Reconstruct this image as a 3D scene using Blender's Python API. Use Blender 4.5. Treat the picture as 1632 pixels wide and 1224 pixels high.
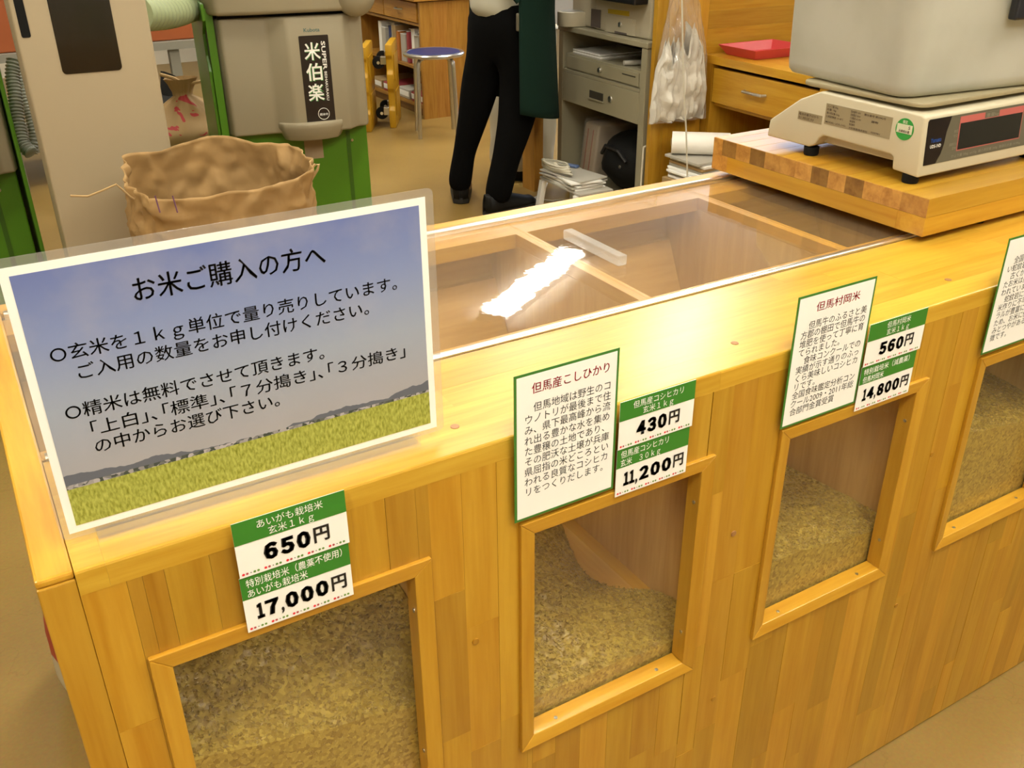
import bpy, bmesh, math, random
import numpy as np
from mathutils import Vector, Matrix, noise

for o in list(bpy.data.objects):
    bpy.data.objects.remove(o)
SC = bpy.context.scene
COL = SC.collection
rng = random.Random(7)
nrng = np.random.default_rng(7)

# ------------------------------------------------------------------ camera
# fitted to the counter: world x along the counter, y into the shop, z up, metres
CR = np.array([[0.8600949, -0.51007886, -0.00750492],
               [-0.24241592, -0.39572875, -0.88579528],
               [0.44885553, 0.76368731, -0.46401552]])      # rows: right, down, forward
CP = np.array([0.230693, -0.784718, 1.543103]) * 0.79
CF = 1504.57
cam = bpy.data.cameras.new('camera')
cam.sensor_width = 36.0
cam.lens = CF / 1632 * 36.0
cam.clip_start = 0.02
cam_o = bpy.data.objects.new('camera', cam)
COL.objects.link(cam_o)
M = Matrix.Identity(4)
for i in range(3):
    M[i][0] = CR[0][i]; M[i][1] = -CR[1][i]; M[i][2] = -CR[2][i]; M[i][3] = CP[i]
cam_o.matrix_world = M
SC.camera = cam_o

# ------------------------------------------------------------------ world and exposure
w = bpy.data.worlds.new('world'); SC.world = w
w.use_nodes = True
w.node_tree.nodes['Background'].inputs[0].default_value = (1.0, 0.95, 0.86, 1)
w.node_tree.nodes['Background'].inputs[1].default_value = 0.25
SC.view_settings.view_transform = 'Standard'
SC.view_settings.look = 'None'
SC.view_settings.gamma = 1
SC.view_settings.use_curve_mapping = False
SC.view_settings.exposure = 2.0
LIGHT_COL = (1.0, 0.955, 0.82)
LIGHT_POWER = 13.0          # radiance of the fluorescent diffusers
# ceiling fixtures: centre x, y, heading
FIXTURES = [(3.17, 4.15, 0.58), (3.3, 2.9, 0.58), (0.9, 3.6, 0.58), (1.2, 1.5, 0.58), (-0.9, 0.9, 0.58),
            (0.5, -0.9, 0.58), (2.3, -0.5, 0.58), (-1.0, -1.3, 0.58), (1.5, -1.9, 0.58), (4.4, 0.6, 0.58), (1.6, 5.6, 0.58)]
CEIL = 2.6

def ray(px, py):
    return CR.T @ np.array([(px - 816) / CF, (py - 612) / CF, 1.0])
def on(px, py, axis, val):
    r = ray(px, py); i = 'xyz'.index(axis); t = (val - CP[i]) / r[i]
    return CP + t * r
def onp(px, py, p0, n):
    r = ray(px, py); p0 = np.array(p0, float); n = np.array(n, float)
    return CP + r * (((p0 - CP) @ n) / (r @ n))
def atd(px, py, d):
    return CP + ray(px, py) * d

# ------------------------------------------------------------------ object helpers
FR = {}
def tag(o, label=None, cat=None, group=None, kind=None):
    if label: o['label'] = label
    if cat: o['category'] = cat
    if group: o['group'] = group
    if kind: o['kind'] = kind
    return o
def thing(name, label, cat, loc=(0, 0, 0), rz=0.0, group=None):
    o = bpy.data.objects.new(name, None); COL.objects.link(o)
    o.empty_display_size = 0.05
    o.location = loc; o.rotation_euler = (0, 0, rz)
    FR[o.name] = (np.array(loc, float), rz)
    return tag(o, label, cat, group)
def frame_of(p):
    while p.parent: p = p.parent
    return FR.get(p.name, (np.zeros(3), 0.0))
def copy_tree(o, parent=None):
    c = o.copy(); COL.objects.link(c)
    if parent: c.parent = parent
    for ch in list(o.children): copy_tree(ch, c)
    return c

class MB:
    """collects shapes; build() links them as one mesh object"""
    def __init__(s, local=False):
        s.v = []; s.f = []; s.local = local
    def add(s, vs, fs):
        b = len(s.v); s.v += [tuple(map(float, p)) for p in vs]; s.f += [tuple(i + b for i in f) for f in fs]; return s
    def box(s, x0, x1, y0, y1, z0, z1):
        vs = [(x, y, z) for z in (z0, z1) for y in (y0, y1) for x in (x0, x1)]
        return s.add(vs, [(0, 2, 3, 1), (4, 5, 7, 6), (0, 1, 5, 4), (2, 6, 7, 3), (0, 4, 6, 2), (1, 3, 7, 5)])
    def prism(s, poly, axis, a0, a1):
        """poly in the two other axes (cyclic order after axis: x->(y,z), y->(x,z), z->(x,y))"""
        def P(p, a):
            return {'x': (a, p[0], p[1]), 'y': (p[0], a, p[1]), 'z': (p[0], p[1], a)}[axis]
        n = len(poly)
        vs = [P(p, a0) for p in poly] + [P(p, a1) for p in poly]
        fs = [tuple(range(n))[::-1], tuple(range(n, 2 * n))] + [(i, (i + 1) % n, n + (i + 1) % n, n + i) for i in range(n)]
        return s.add(vs, fs)
    def hexa(s, c8):
        return s.add(c8, [(0, 3, 2, 1), (4, 5, 6, 7), (0, 1, 5, 4), (1, 2, 6, 5), (2, 3, 7, 6), (3, 0, 4, 7)])
    def tube(s, pts, r, n=10, closed=False):
        pts = [np.array(p, float) for p in pts]; m = len(pts)
        rs = r if hasattr(r, '__len__') else [r] * m
        vs = []; up = None
        for i in range(m):
            a = pts[(i - 1) % m] if (closed or i > 0) else pts[i]
            b = pts[(i + 1) % m] if (closed or i < m - 1) else pts[i]
            t = b - a; t = t / (np.linalg.norm(t) + 1e-12)
            if up is None:
                up = np.array([0, 0, 1.0]) if abs(t[2]) < .9 else np.array([1.0, 0, 0])
            u = up - t * (up @ t); u /= np.linalg.norm(u) + 1e-12; up = u; k = np.cross(t, u)
            for j in range(n):
                q = 2 * math.pi * j / n
                vs.append(pts[i] + rs[i] * (math.cos(q) * u + math.sin(q) * k))
        fs = []
        for i in range(m if closed else m - 1):
            for j in range(n):
                i2 = (i + 1) % m
                fs.append((i * n + j, i * n + (j + 1) % n, i2 * n + (j + 1) % n, i2 * n + j))
        if not closed:
            fs.append(tuple(range(n))[::-1]); fs.append(tuple(range((m - 1) * n, m * n)))
        return s.add(vs, fs)
    def lathe(s, prof, c=(0, 0, 0), n=24, axis='z'):
        vs = []; m = len(prof)
        for r, h in prof:
            for j in range(n):
                q = 2 * math.pi * j / n; a, b = r * math.cos(q), r * math.sin(q)
                d = {'z': (a, b, h), 'x': (h, a, b), 'y': (b, h, a)}[axis]
                vs.append((c[0] + d[0], c[1] + d[1], c[2] + d[2]))
        fs = [(i * n + j, i * n + (j + 1) % n, (i + 1) * n + (j + 1) % n, (i + 1) * n + j) for i in range(m - 1) for j in range(n)]
        fs.append(tuple(range(n))[::-1]); fs.append(tuple(range((m - 1) * n, m * n)))
        return s.add(vs, fs)
    def grid(s, fn, nu, nv, cu=False):
        vs = [fn(i / (nu if cu else nu - 1), j / (nv - 1)) for j in range(nv) for i in range(nu)]
        fs = []
        for j in range(nv - 1):
            for i in range(nu if cu else nu - 1):
                i2 = (i + 1) % nu
                fs.append((j * nu + i, j * nu + i2, (j + 1) * nu + i2, (j + 1) * nu + i))
        return s.add(vs, fs)
    def ball(s, c, rx, ry, rz, nu=16, nv=10, fn=None):
        def f(u, v):
            a = 2 * math.pi * u; b = math.pi * (v * .98 + .01)
            d = np.array([math.sin(b) * math.cos(a), math.sin(b) * math.sin(a), -math.cos(b)])
            k = fn(d) if fn else 1.0
            return (c[0] + rx * d[0] * k, c[1] + ry * d[1] * k, c[2] + rz * d[2] * k)
        return s.grid(f, nu, nv, cu=True)
    def build(s, name, mat, parent=None, bevel=0.0, seg=2, smooth=False, color=None, angle=35, solid=0.0, sub=0):
        vs = np.array(s.v, float)
        if parent is not None and not s.local:
            L, rz = frame_of(parent); vs = vs - L
            if rz:
                c_, s_ = math.cos(-rz), math.sin(-rz)
                vs = np.stack([vs[:, 0] * c_ - vs[:, 1] * s_, vs[:, 0] * s_ + vs[:, 1] * c_, vs[:, 2]], 1)
        me = bpy.data.meshes.new(name)
        me.from_pydata([tuple(p) for p in vs], [], s.f)
        bm = bmesh.new(); bm.from_mesh(me)
        bmesh.ops.recalc_face_normals(bm, faces=bm.faces)
        if bevel > 0:
            es = [e for e in bm.edges if len(e.link_faces) == 2 and e.calc_face_angle(0) > math.radians(25)]
            bmesh.ops.bevel(bm, geom=es, offset=bevel, segments=seg, affect='EDGES', profile=.5, clamp_overlap=True)
        bm.to_mesh(me); bm.free()
        if smooth:
            for p in me.polygons: p.use_smooth = True
            try: me.set_sharp_from_angle(angle=math.radians(angle))
            except Exception: pass
        me.materials.append(MAT[mat] if isinstance(mat, str) else mat)
        o = bpy.data.objects.new(name, me); COL.objects.link(o)
        if solid:
            md = o.modifiers.new('t', 'SOLIDIFY'); md.thickness = solid; md.offset = 0
        if sub:
            md = o.modifiers.new('s', 'SUBSURF'); md.levels = sub; md.render_levels = sub
        if parent is not None: o.parent = parent
        if color is not None: o.color = (*color, 1) if len(color) == 3 else color
        return o

# ------------------------------------------------------------------ materials
MAT = {}
def nt(name):
    m = bpy.data.materials.new(name); m.use_nodes = True; MAT[name] = m
    t = m.node_tree; b = t.nodes['Principled BSDF']
    return m, t, b
def N(t, typ, **kw):
    n = t.nodes.new(typ)
    for k, v in kw.items(): setattr(n, k, v)
    return n
BRIGHT = {'paper_white', 'card_white', 'ink_white', 'sticker_white', 'tube_glow', 'added_blue_glow', 'fixture_white', 'ceiling_white', 'wall_paint', 'aluminium', 'steel', 'ink_red'}
SOFT = {'bag_white', 'folded_white', 'cable_white', 'scale_beige', 'scale_pan', 'register_beige', 'paper_grey', 'sack_cream', 'shirt_white', 'tray_red', 'card_green', 'poster_green', 'ink_black', 'sticker_green'}
def albedo(name, col):
    f = (1, 1, 1) if name in BRIGHT else (.76, .76, .72) if name in SOFT else (.64, .62, .54)
    return tuple(c * k for c, k in zip(col, f))
def plain(name, col, rough=.5, metal=0.0, spec=.5, bump=0.0, bscale=60, vary=0.0, vscale=8, alpha=None, trans=0.0, emit=None, estr=0, sheen=0):
    m, t, b = nt(name); col = albedo(name, col)
    b.inputs['Base Color'].default_value = (*col, 1); b.inputs['Roughness'].default_value = rough
    b.inputs['Metallic'].default_value = metal; b.inputs['Specular IOR Level'].default_value = spec
    if trans: b.inputs['Transmission Weight'].default_value = trans
    tc = N(t, 'ShaderNodeTexCoord')
    if vary:
        n = N(t, 'ShaderNodeTexNoise'); n.inputs['Scale'].default_value = vscale; n.inputs['Detail'].default_value = 5
        t.links.new(tc.outputs['Object'], n.inputs['Vector'])
        mr = N(t, 'ShaderNodeMapRange'); mr.inputs[1].default_value = .3; mr.inputs[2].default_value = .7
        mr.inputs[3].default_value = 1 - vary; mr.inputs[4].default_value = 1 + vary
        t.links.new(n.outputs['Fac'], mr.inputs[0])
        mx = N(t, 'ShaderNodeVectorMath', operation='SCALE'); mx.inputs[0].default_value = col
        t.links.new(mr.outputs[0], mx.inputs['Scale']); t.links.new(mx.outputs[0], b.inputs['Base Color'])
    if bump:
        n2 = N(t, 'ShaderNodeTexNoise'); n2.inputs['Scale'].default_value = bscale; n2.inputs['Detail'].default_value = 4
        t.links.new(tc.outputs['Object'], n2.inputs['Vector'])
        bp = N(t, 'ShaderNodeBump'); bp.inputs['Strength'].default_value = bump; bp.inputs['Distance'].default_value = .01
        t.links.new(n2.outputs['Fac'], bp.inputs['Height']); t.links.new(bp.outputs[0], b.inputs['Normal'])
    if emit:
        b.inputs['Emission Color'].default_value = (*emit, 1); b.inputs['Emission Strength'].default_value = estr
    return m
def wood(name, light, dark, axis, rough=.32, coat=0.0, staves=None):
    """grain along axis; each object's own colour tints its piece of wood"""
    m, t, b = nt(name)
    tc = N(t, 'ShaderNodeTexCoord'); oi = N(t, 'ShaderNodeObjectInfo')
    sc = N(t, 'ShaderNodeVectorMath', operation='SCALE'); sc.inputs[0].default_value = (7.3, 11.1, 5.7)
    t.links.new(oi.outputs['Random'], sc.inputs['Scale'])
    ad = N(t, 'ShaderNodeVectorMath', operation='ADD'); t.links.new(tc.outputs['Object'], ad.inputs[0]); t.links.new(sc.outputs[0], ad.inputs[1])
    mp = N(t, 'ShaderNodeMapping'); s = [1.0] * 3; s['xyz'.index(axis)] = .07; mp.inputs['Scale'].default_value = s
    t.links.new(ad.outputs[0], mp.inputs['Vector'])
    n1 = N(t, 'ShaderNodeTexNoise'); n1.inputs['Scale'].default_value = 55; n1.inputs['Detail'].default_value = 5; n1.inputs['Distortion'].default_value = .6
    n2 = N(t, 'ShaderNodeTexNoise'); n2.inputs['Scale'].default_value = 240; n2.inputs['Detail'].default_value = 2
    for n in (n1, n2): t.links.new(mp.outputs[0], n.inputs['Vector'])
    a = N(t, 'ShaderNodeMath', operation='MULTIPLY_ADD'); a.inputs[1].default_value = .35
    t.links.new(n2.outputs['Fac'], a.inputs[0]); t.links.new(n1.outputs['Fac'], a.inputs[2])
    cr = N(t, 'ShaderNodeValToRGB'); cr.color_ramp.elements[0].position = .42; cr.color_ramp.elements[1].position = .86
    cr.color_ramp.elements[0].color = (*dark, 1); cr.color_ramp.elements[1].color = (*light, 1)
    t.links.new(a.outputs[0], cr.inputs[0])
    mx = N(t, 'ShaderNodeMix', data_type='RGBA', blend_type='MULTIPLY'); mx.inputs[0].default_value = 1
    t.links.new(cr.outputs[0], mx.inputs[6]); t.links.new(oi.outputs['Color'], mx.inputs[7])
    t.links.new(mx.outputs[2], b.inputs['Base Color'])
    b.inputs['Roughness'].default_value = rough
    b.inputs['Coat Weight'].default_value = coat; b.inputs['Coat Roughness'].default_value = .24
    bp = N(t, 'ShaderNodeBump'); bp.inputs['Strength'].default_value = .06; bp.inputs['Distance'].default_value = .002
    t.links.new(n1.outputs['Fac'], bp.inputs['Height']); t.links.new(bp.outputs[0], b.inputs['Normal'])
    return m
def clear(name, haze=.03, tint=(1, 1, 1), rough=.02, wave=0.0, refl=1.0, dust=(.9, .88, .84)):
    """thin clear plastic: see-through, mirror-like by Fresnel, a little dust"""
    m, t, b = nt(name); t.nodes.remove(b)
    out = t.nodes['Material Output']
    tr = N(t, 'ShaderNodeBsdfTransparent'); tr.inputs[0].default_value = (*tint, 1)
    gl = N(t, 'ShaderNodeBsdfGlossy'); gl.inputs['Roughness'].default_value = rough
    lw = N(t, 'ShaderNodeLayerWeight'); lw.inputs[0].default_value = .5          # Schlick curve, the same from both sides of the sheet
    pw = N(t, 'ShaderNodeMath', operation='POWER'); pw.inputs[1].default_value = 5; t.links.new(lw.outputs['Facing'], pw.inputs[0])
    fr = N(t, 'ShaderNodeMath', operation='MULTIPLY_ADD'); fr.inputs[1].default_value = .96; fr.inputs[2].default_value = .04; t.links.new(pw.outputs[0], fr.inputs[0])
    df = N(t, 'ShaderNodeBsdfDiffuse'); df.inputs[0].default_value = (*dust, 1)
    m1 = N(t, 'ShaderNodeMixShader'); m1.inputs[0].default_value = haze
    m2 = N(t, 'ShaderNodeMixShader')
    t.links.new(tr.outputs[0], m1.inputs[1]); t.links.new(df.outputs[0], m1.inputs[2])
    mu = N(t, 'ShaderNodeMath', operation='MULTIPLY'); mu.inputs[1].default_value = refl
    t.links.new(fr.outputs[0], mu.inputs[0])
    t.links.new(mu.outputs[0], m2.inputs[0]); t.links.new(m1.outputs[0], m2.inputs[1]); t.links.new(gl.outputs[0], m2.inputs[2])
    t.links.new(m2.outputs[0], out.inputs[0])
    if wave:
        tc = N(t, 'ShaderNodeTexCoord'); n = N(t, 'ShaderNodeTexNoise'); n.inputs['Scale'].default_value = 30; n.inputs['Detail'].default_value = 3
        t.links.new(tc.outputs['Object'], n.inputs['Vector'])
        bp = N(t, 'ShaderNodeBump'); bp.inputs['Strength'].default_value = wave; bp.inputs['Distance'].default_value = .002
        t.links.new(n.outputs['Fac'], bp.inputs['Height']); t.links.new(bp.outputs[0], gl.inputs['Normal'])
    return m

WL, WD = (0.545, 0.300, 0.026), (0.430, 0.198, 0.0085)
for ax in 'xyz':
    wood('wood_' + ax, WL, WD, ax, rough=.36, coat=.35)
    wood('desk_wood_' + ax, (0.42, 0.21, 0.035), (0.29, 0.12, 0.014), ax, rough=.38)
wood('end_grain', (0.47, 0.25, 0.055), (0.27, 0.115, 0.02), 'x', rough=.4)
wood('inner_wood_x', (0.60, 0.36, 0.11), (0.46, 0.25, 0.06), 'x', rough=.5)
wood('inner_wood_y', (0.60, 0.36, 0.11), (0.46, 0.25, 0.06), 'y', rough=.5)
wood('inner_wood_z', (0.60, 0.36, 0.11), (0.46, 0.25, 0.06), 'z', rough=.5)
clear('lid_acrylic', haze=.06, dust=(.85, .62, .36), rough=.012, wave=.06, refl=.95)
clear('acrylic', haze=.03, rough=.02, refl=1.0)
clear('handle_acrylic', haze=.22, rough=.04, refl=1.6)
clear('laminate', haze=.10, tint=(.93, .92, .9), rough=.08, refl=.8)
clear('window_acrylic', haze=.012, rough=.02, refl=.8)
clear('poly_bag', haze=.10, rough=.12, refl=1.6)
plain('aluminium', (.90, .89, .86), rough=.30, metal=1)
plain('steel', (.62, .60, .56), rough=.28, metal=1)
plain('dark_gap', (.05, .03, .02), rough=.8)
plain('paper_white', (.86, .85, .80), rough=.45)
plain('card_white', (.88, .87, .82), rough=.35)
plain('card_green', (.045, .27, .03), rough=.35)
plain('poster_green', (.06, .25, .04), rough=.35)
plain('ink_black', (.012, .011, .012), rough=.5)
plain('ink_white', (.86, .86, .80), rough=.5)
plain('ink_red', (.78, .03, .05), rough=.5)
plain('ink_pink', (.70, .12, .16), rough=.5)
plain('ink_green', (.22, .45, .10), rough=.5)
plain('black_plastic', (.012, .012, .013), rough=.45)
plain('black_rubber', (.007, .007, .007), rough=.8, spec=.25)
plain('scale_beige', (.66, .59, .44), rough=.42)
plain('scale_pan', (.50, .43, .28), rough=.35, metal=.3)
plain('plug_wood', (.50, .25, .10), rough=.5)

# ------------------------------------------------------------------ room shell
def floor_mat():
    m, t, b = nt('floor_vinyl')
    tc = N(t, 'ShaderNodeTexCoord')
    n1 = N(t, 'ShaderNodeTexNoise'); n1.inputs['Scale'].default_value = 2.2; n1.inputs['Detail'].default_value = 6
    n2 = N(t, 'ShaderNodeTexNoise'); n2.inputs['Scale'].default_value = 160; n2.inputs['Detail'].default_value = 3
    v = N(t, 'ShaderNodeTexVoronoi', feature='DISTANCE_TO_EDGE'); v.inputs['Scale'].default_value = 3.1
    n3 = N(t, 'ShaderNodeTexNoise'); n3.inputs['Scale'].default_value = 9; n3.inputs['Detail'].default_value = 6
    for n in (n1, n2, n3): t.links.new(tc.outputs['Object'], n.inputs['Vector'])
    ad = N(t, 'ShaderNodeMix', data_type='RGBA', blend_type='LINEAR_LIGHT'); ad.inputs[0].default_value = .12
    t.links.new(tc.outputs['Object'], ad.inputs[6]); t.links.new(n3.outputs['Color'], ad.inputs[7]); t.links.new(ad.outputs[2], v.inputs['Vector'])
    cr = N(t, 'ShaderNodeValToRGB'); cr.color_ramp.elements[0].position = .3; cr.color_ramp.elements[1].position = .7
    cr.color_ramp.elements[0].color = (.225, .138, .034, 1); cr.color_ramp.elements[1].color = (.290, .184, .050, 1)
    t.links.new(n1.outputs['Fac'], cr.inputs[0])
    cr2 = N(t, 'ShaderNodeValToRGB'); cr2.color_ramp.elements[0].position = .0; cr2.color_ramp.elements[1].position = .006
    cr2.color_ramp.elements[0].color = (.86, .84, .82, 1); cr2.color_ramp.elements[1].color = (1, 1, 1, 1)
    t.links.new(v.outputs['Distance'], cr2.inputs[0])
    mx = N(t, 'ShaderNodeMix', data_type='RGBA', blend_type='MULTIPLY'); mx.inputs[0].default_value = 1
    t.links.new(cr.outputs[0], mx.inputs[6]); t.links.new(cr2.outputs[0], mx.inputs[7])
    mx2 = N(t, 'ShaderNodeMix', data_type='RGBA', blend_type='SOFT_LIGHT'); mx2.inputs[0].default_value = .25
    t.links.new(mx.outputs[2], mx2.inputs[6]); t.links.new(n2.outputs['Color'], mx2.inputs[7])
    t.links.new(mx2.outputs[2], b.inputs['Base Color']); b.inputs['Roughness'].default_value = .38
floor_mat()
plain('wall_paint', (.62, .57, .47), rough=.8)
plain('ceiling_white', (.80, .77, .70), rough=.9)
plain('teal_wall', (.10, .22, .18), rough=.5)
X0, X1, Y0, Y1 = -3.2, 6.6, -3.6, 7.6
def struct(name, mb, mat, **k):
    return tag(mb.build(name, mat, **k), kind='structure')
struct('floor', MB().box(X0, X1, Y0, Y1, -.05, 0), 'floor_vinyl')
struct('ceiling', MB().box(X0, X1, Y0, Y1, CEIL, CEIL + .05), 'ceiling_white')
struct('wall_left', MB().box(X0 - .1, X0, Y0, Y1, 0, CEIL), 'wall_paint')
struct('wall_right', MB().box(X1, X1 + .1, Y0, Y1, 0, CEIL), 'wall_paint')
struct('wall_back', MB().box(X0, X1, Y1, Y1 + .1, 0, CEIL), 'wall_paint')
struct('wall_front', MB().box(X0, X1, Y0 - .1, Y0, 0, CEIL), 'wall_paint')

# bluish glow panel added in the right wall for the platform's cool reflection
plain('added_blue_glow', (.5, .6, .8), emit=(.62, .74, 1.0), estr=2.2)
plain('glow_panel_frame_grey', (.5, .5, .5), rough=.5)
wn = tag(MB().box(X1 - .012, X1 - .002, 4.4, 6.4, 1.35, 2.45).build('blue_glow_panel', 'added_blue_glow'), kind='structure')
for q in ((4.36, 4.4, 1.31, 2.49), (6.4, 6.44, 1.31, 2.49), (5.38, 5.42, 1.35, 2.45), (4.4, 6.4, 1.31, 1.35), (4.4, 6.4, 2.45, 2.49)):
    MB().box(X1 - .04, X1 - .013, *q).build('glow_panel_frame', 'glow_panel_frame_grey', wn)

# fluorescent ceiling fixtures (the lamps of the shop)
plain('tube_glow', (1, 1, 1), emit=LIGHT_COL, estr=LIGHT_POWER)
plain('fixture_white', (.8, .8, .78), rough=.4)
fx0 = None
for i, (fx, fy, fa) in enumerate(FIXTURES):
    if fx0 is None:
        fx0 = r = thing('ceiling_light', 'white fluorescent light with a long diffuser fixed to the ceiling', 'ceiling light', (fx, fy, CEIL), fa, 'fluorescent ceiling lights')
        MB(True).prism([(-.11, 0), (.11, 0), (.08, -.035), (-.08, -.035)], 'x', -.64, .64).build('housing', 'fixture_white', r)
        MB(True).prism([(-.085, -.0355), (.085, -.0355), (.080, -.050), (-.080, -.050)], 'x', -.60, .60).build('diffuser', 'tube_glow', r)
        for e in (-1, 1):
            MB(True).box(e * .615 - .014, e * .615 + .014, -.085, .085, -.052, -.0355).build('end_cap', 'fixture_white', r)
    else:
        c = copy_tree(fx0); c.location = (fx, fy, CEIL); c.rotation_euler = (0, 0, fa)

# ------------------------------------------------------------------ rice counter
H = .79
RB = .7687                                   # underside of the top rail
XL, XE = .157, .183                          # left end board
XR = 1.93
YT, YR, YB = .177, .539, .575                # front track, rear track, back
counter = thing('rice_counter', 'long yellow laminated wood counter with glazed rice bins and sliding clear lids', 'counter', (XL, 0, 0))
def tint(a=.86, b=1.10, warm=.06):
    k = rng.uniform(a, b); return (k, k * rng.uniform(1 - warm, 1 + warm * .5), k * rng.uniform(1 - 2 * warm, 1 + warm))
WIN = [(.2160, .4596), (.5525, .7915), (.8858, 1.1287), (1.2271, 1.470), (1.560, 1.802)]
WT, WB_ = .6936, .3929
TW = .0165                                    # face width of the window trim
def staves_front():
    x = XE
    while x < XR - .001:
        wdt = min(rng.uniform(.026, .044), XR - x)
        if XR - x - wdt < .015: wdt = XR - x
        cuts = [0.0]; z = rng.uniform(.08, .45)
        while z < RB - .08:
            cuts.append(z); z += rng.uniform(.16, .40)
        cuts.append(RB)
        for a, b in zip(cuts[:-1], cuts[1:]):
            col = tint(.74, 1.02, .05)
            x0, x1 = x, x + wdt
            spans = [(x0, x1, a, b)]
            for (wl, wr) in WIN:
                hl, hr, hb, ht = wl + .010, wr - .010, WB_ + .010, WT - .010
                new = []
                for (p, q, c0, c1) in spans:
                    if q <= hl or p >= hr or c1 <= hb or c0 >= ht: new.append((p, q, c0, c1)); continue
                    if p < hl: new.append((p, hl, c0, c1))
                    if q > hr: new.append((hr, q, c0, c1))
                    m0, m1 = max(p, hl), min(q, hr)
                    if c0 < hb: new.append((m0, m1, c0, hb))
                    if c1 > ht: new.append((m0, m1, ht, c1))
                spans = new
            d = rng.uniform(-.0003, .0003)
            for (p, q, c0, c1) in spans:
                if q - p < .004 or c1 - c0 < .004: continue
                MB().box(p + .0001, q - .0001, d, .018, max(c0, .004) + .0001, c1 - .0001).build('front_stave', 'wood_z', counter, color=col)
        x += wdt
staves_front()
# dark strip standing in for the shadow gap at the floor
MB().box(XL + .01, XR - .01, .012, YB - .01, 0, .0045).build('shadow_gap_strip', 'dark_gap', counter)
# end boards
MB().box(XL, XE, 0.001, YB, 0, H - .007).build('end_board', 'wood_z', counter, bevel=.0012, color=(.88, .86, .82))
MB().box(XL, XE, 0.002, YB, H - .0068, H).build('end_cap', 'wood_y', counter, bevel=.0022, color=(1.12, 1.12, 1.1))
MB().box(XR, XR + .026, 0.001, YB, 0, H).build('end_board', 'wood_z', counter, bevel=.0015, color=(1, 1, 1))
# top rail staves (grain along the counter)
ys = [0.0, .036, .075, .112, .1395, .1705]
for a, b in zip(ys[:-1], ys[1:]):
    x = XE + .0002; first = True
    while x < XR:
        l = .021 if first and a < .03 else rng.uniform(.22, .62)
        x2 = min(x + l, XR)
        if XR - x2 < .05: x2 = XR
        dz = rng.uniform(-.0002, .0002)
        mb = MB()
        if a == 0: mb.prism([(0, RB), (b - .00004, RB), (b - .00004, H), (.0022, H), (.0006, H - .0006), (0, H - .0022)], 'x', x, x2 - .00008)
        else: mb.box(x, x2 - .00008, a + .00004, b - .00004, RB, H + dz * .3)
        mb.build('rail_stave', 'wood_x', counter, color=[k * q for k, q in zip(tint(1.04, 1.20, .02), (1, 1.12, 1.3))] if a < .1 else [k * q for k, q in zip(tint(1.0, 1.16, .03), (1, 1.08, 1.2))])  # overhead light painted in: rail tints paler and yellower than the front
        x = x2; first = False
# ledges round the openings, rear rail, back
MB().box(XE, XR, .1706, .1725, .70, H - .0012).build('groove', 'dark_gap', counter)
MB().box(XE, XR, .1828, .199, RB - .004, H - .0045).build('front_ledge', 'wood_x', counter, color=(1.05, 1.04, 1.0))
MB().box(XE, XR, .485, .5335, RB - .004, H - .0045).build('rear_ledge', 'wood_x', counter, color=(1.02, 1.0, .97))
MB().box(XE, XR, .545, YB, RB, H).build('rear_rail', 'wood_x', counter, bevel=.0012, color=(1.06, 1.05, 1.0))
MB().box(XE, XR, YB - .018, YB - .0002, .006, RB - .0002).build('back_board', 'inner_wood_x', counter, color=(1, 1, 1))
for yy in (YT, YR):
    prof = [(yy - .0050, H - .006), (yy + .0050, H - .006), (yy + .0050, H + .0020), (yy + .0030, H + .0036), (yy - .0030, H + .0036), (yy - .0050, H + .0020)]
    MB().prism(prof, 'x', XE + .003, XR - .004).build('sliding_track', 'aluminium', counter, bevel=.0006, smooth=True)
    MB().box(XE, XR, yy - .0056, yy + .0056, RB - .004, H - .0062).build('track_bed', 'dark_gap', counter)
DIV = [(.503, .521), (.840, .858), (1.1755, 1.1935), (1.5115, 1.5295)]
for a, b in DIV:
    MB().box(a, b, .0182, YB - .0182, .27, H - .0225).build('divider', 'inner_wood_z', counter, color=(1, .98, .95))
    MB().box(a, b, .1992, .4848, H - .022, H - .0045).build('divider_cap', 'wood_y', counter, color=(1.02, 1.0, .96))
MB().box(XE, XR, .0182, YB - .0182, .27, .28).build('bin_floor', 'inner_wood_x', counter, color=(1, 1, 1))
edges = [XE] + [v for d in DIV for v in d] + [XR]
BINS = [(edges[i], edges[i + 1]) for i in range(0, len(edges), 2)]
for a, b in BINS[:4]:
    # slanting board along the right wall of each bin
    MB().prism([(b - .0005, .392), (b - .0005, .372), (b - .135, .281), (b - .155, .281), (b - .0195, .392)], 'y', .03, .50).build('slope_board', 'wood_y', counter, color=(.95, .92, .85))
# back of the hoppers slants forward under the rear rail
for a, b in BINS:
    MB().prism([(.555, .70), (.555, .685), (.36, .281), (.345, .281), (.545, .70)], 'x', a + .001, b - .001).build('hopper_back', 'inner_wood_x', counter, color=(1, .96, .9))
# lids
for i, (a, b) in enumerate(BINS):
    o = MB().box(a - .0075 if i else a + .001, b + .0075 if i < 4 else b - .001, YT + .0052, YR - .0052, H - .0042, H - .0012).build('sliding_lid', 'lid_acrylic', counter)
for hx in (.880,):
    MB().box(hx, hx + .014, .296, .424, H - .0011, H + .0125).build('lid_handle', 'handle_acrylic', counter, bevel=.0012)
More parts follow.
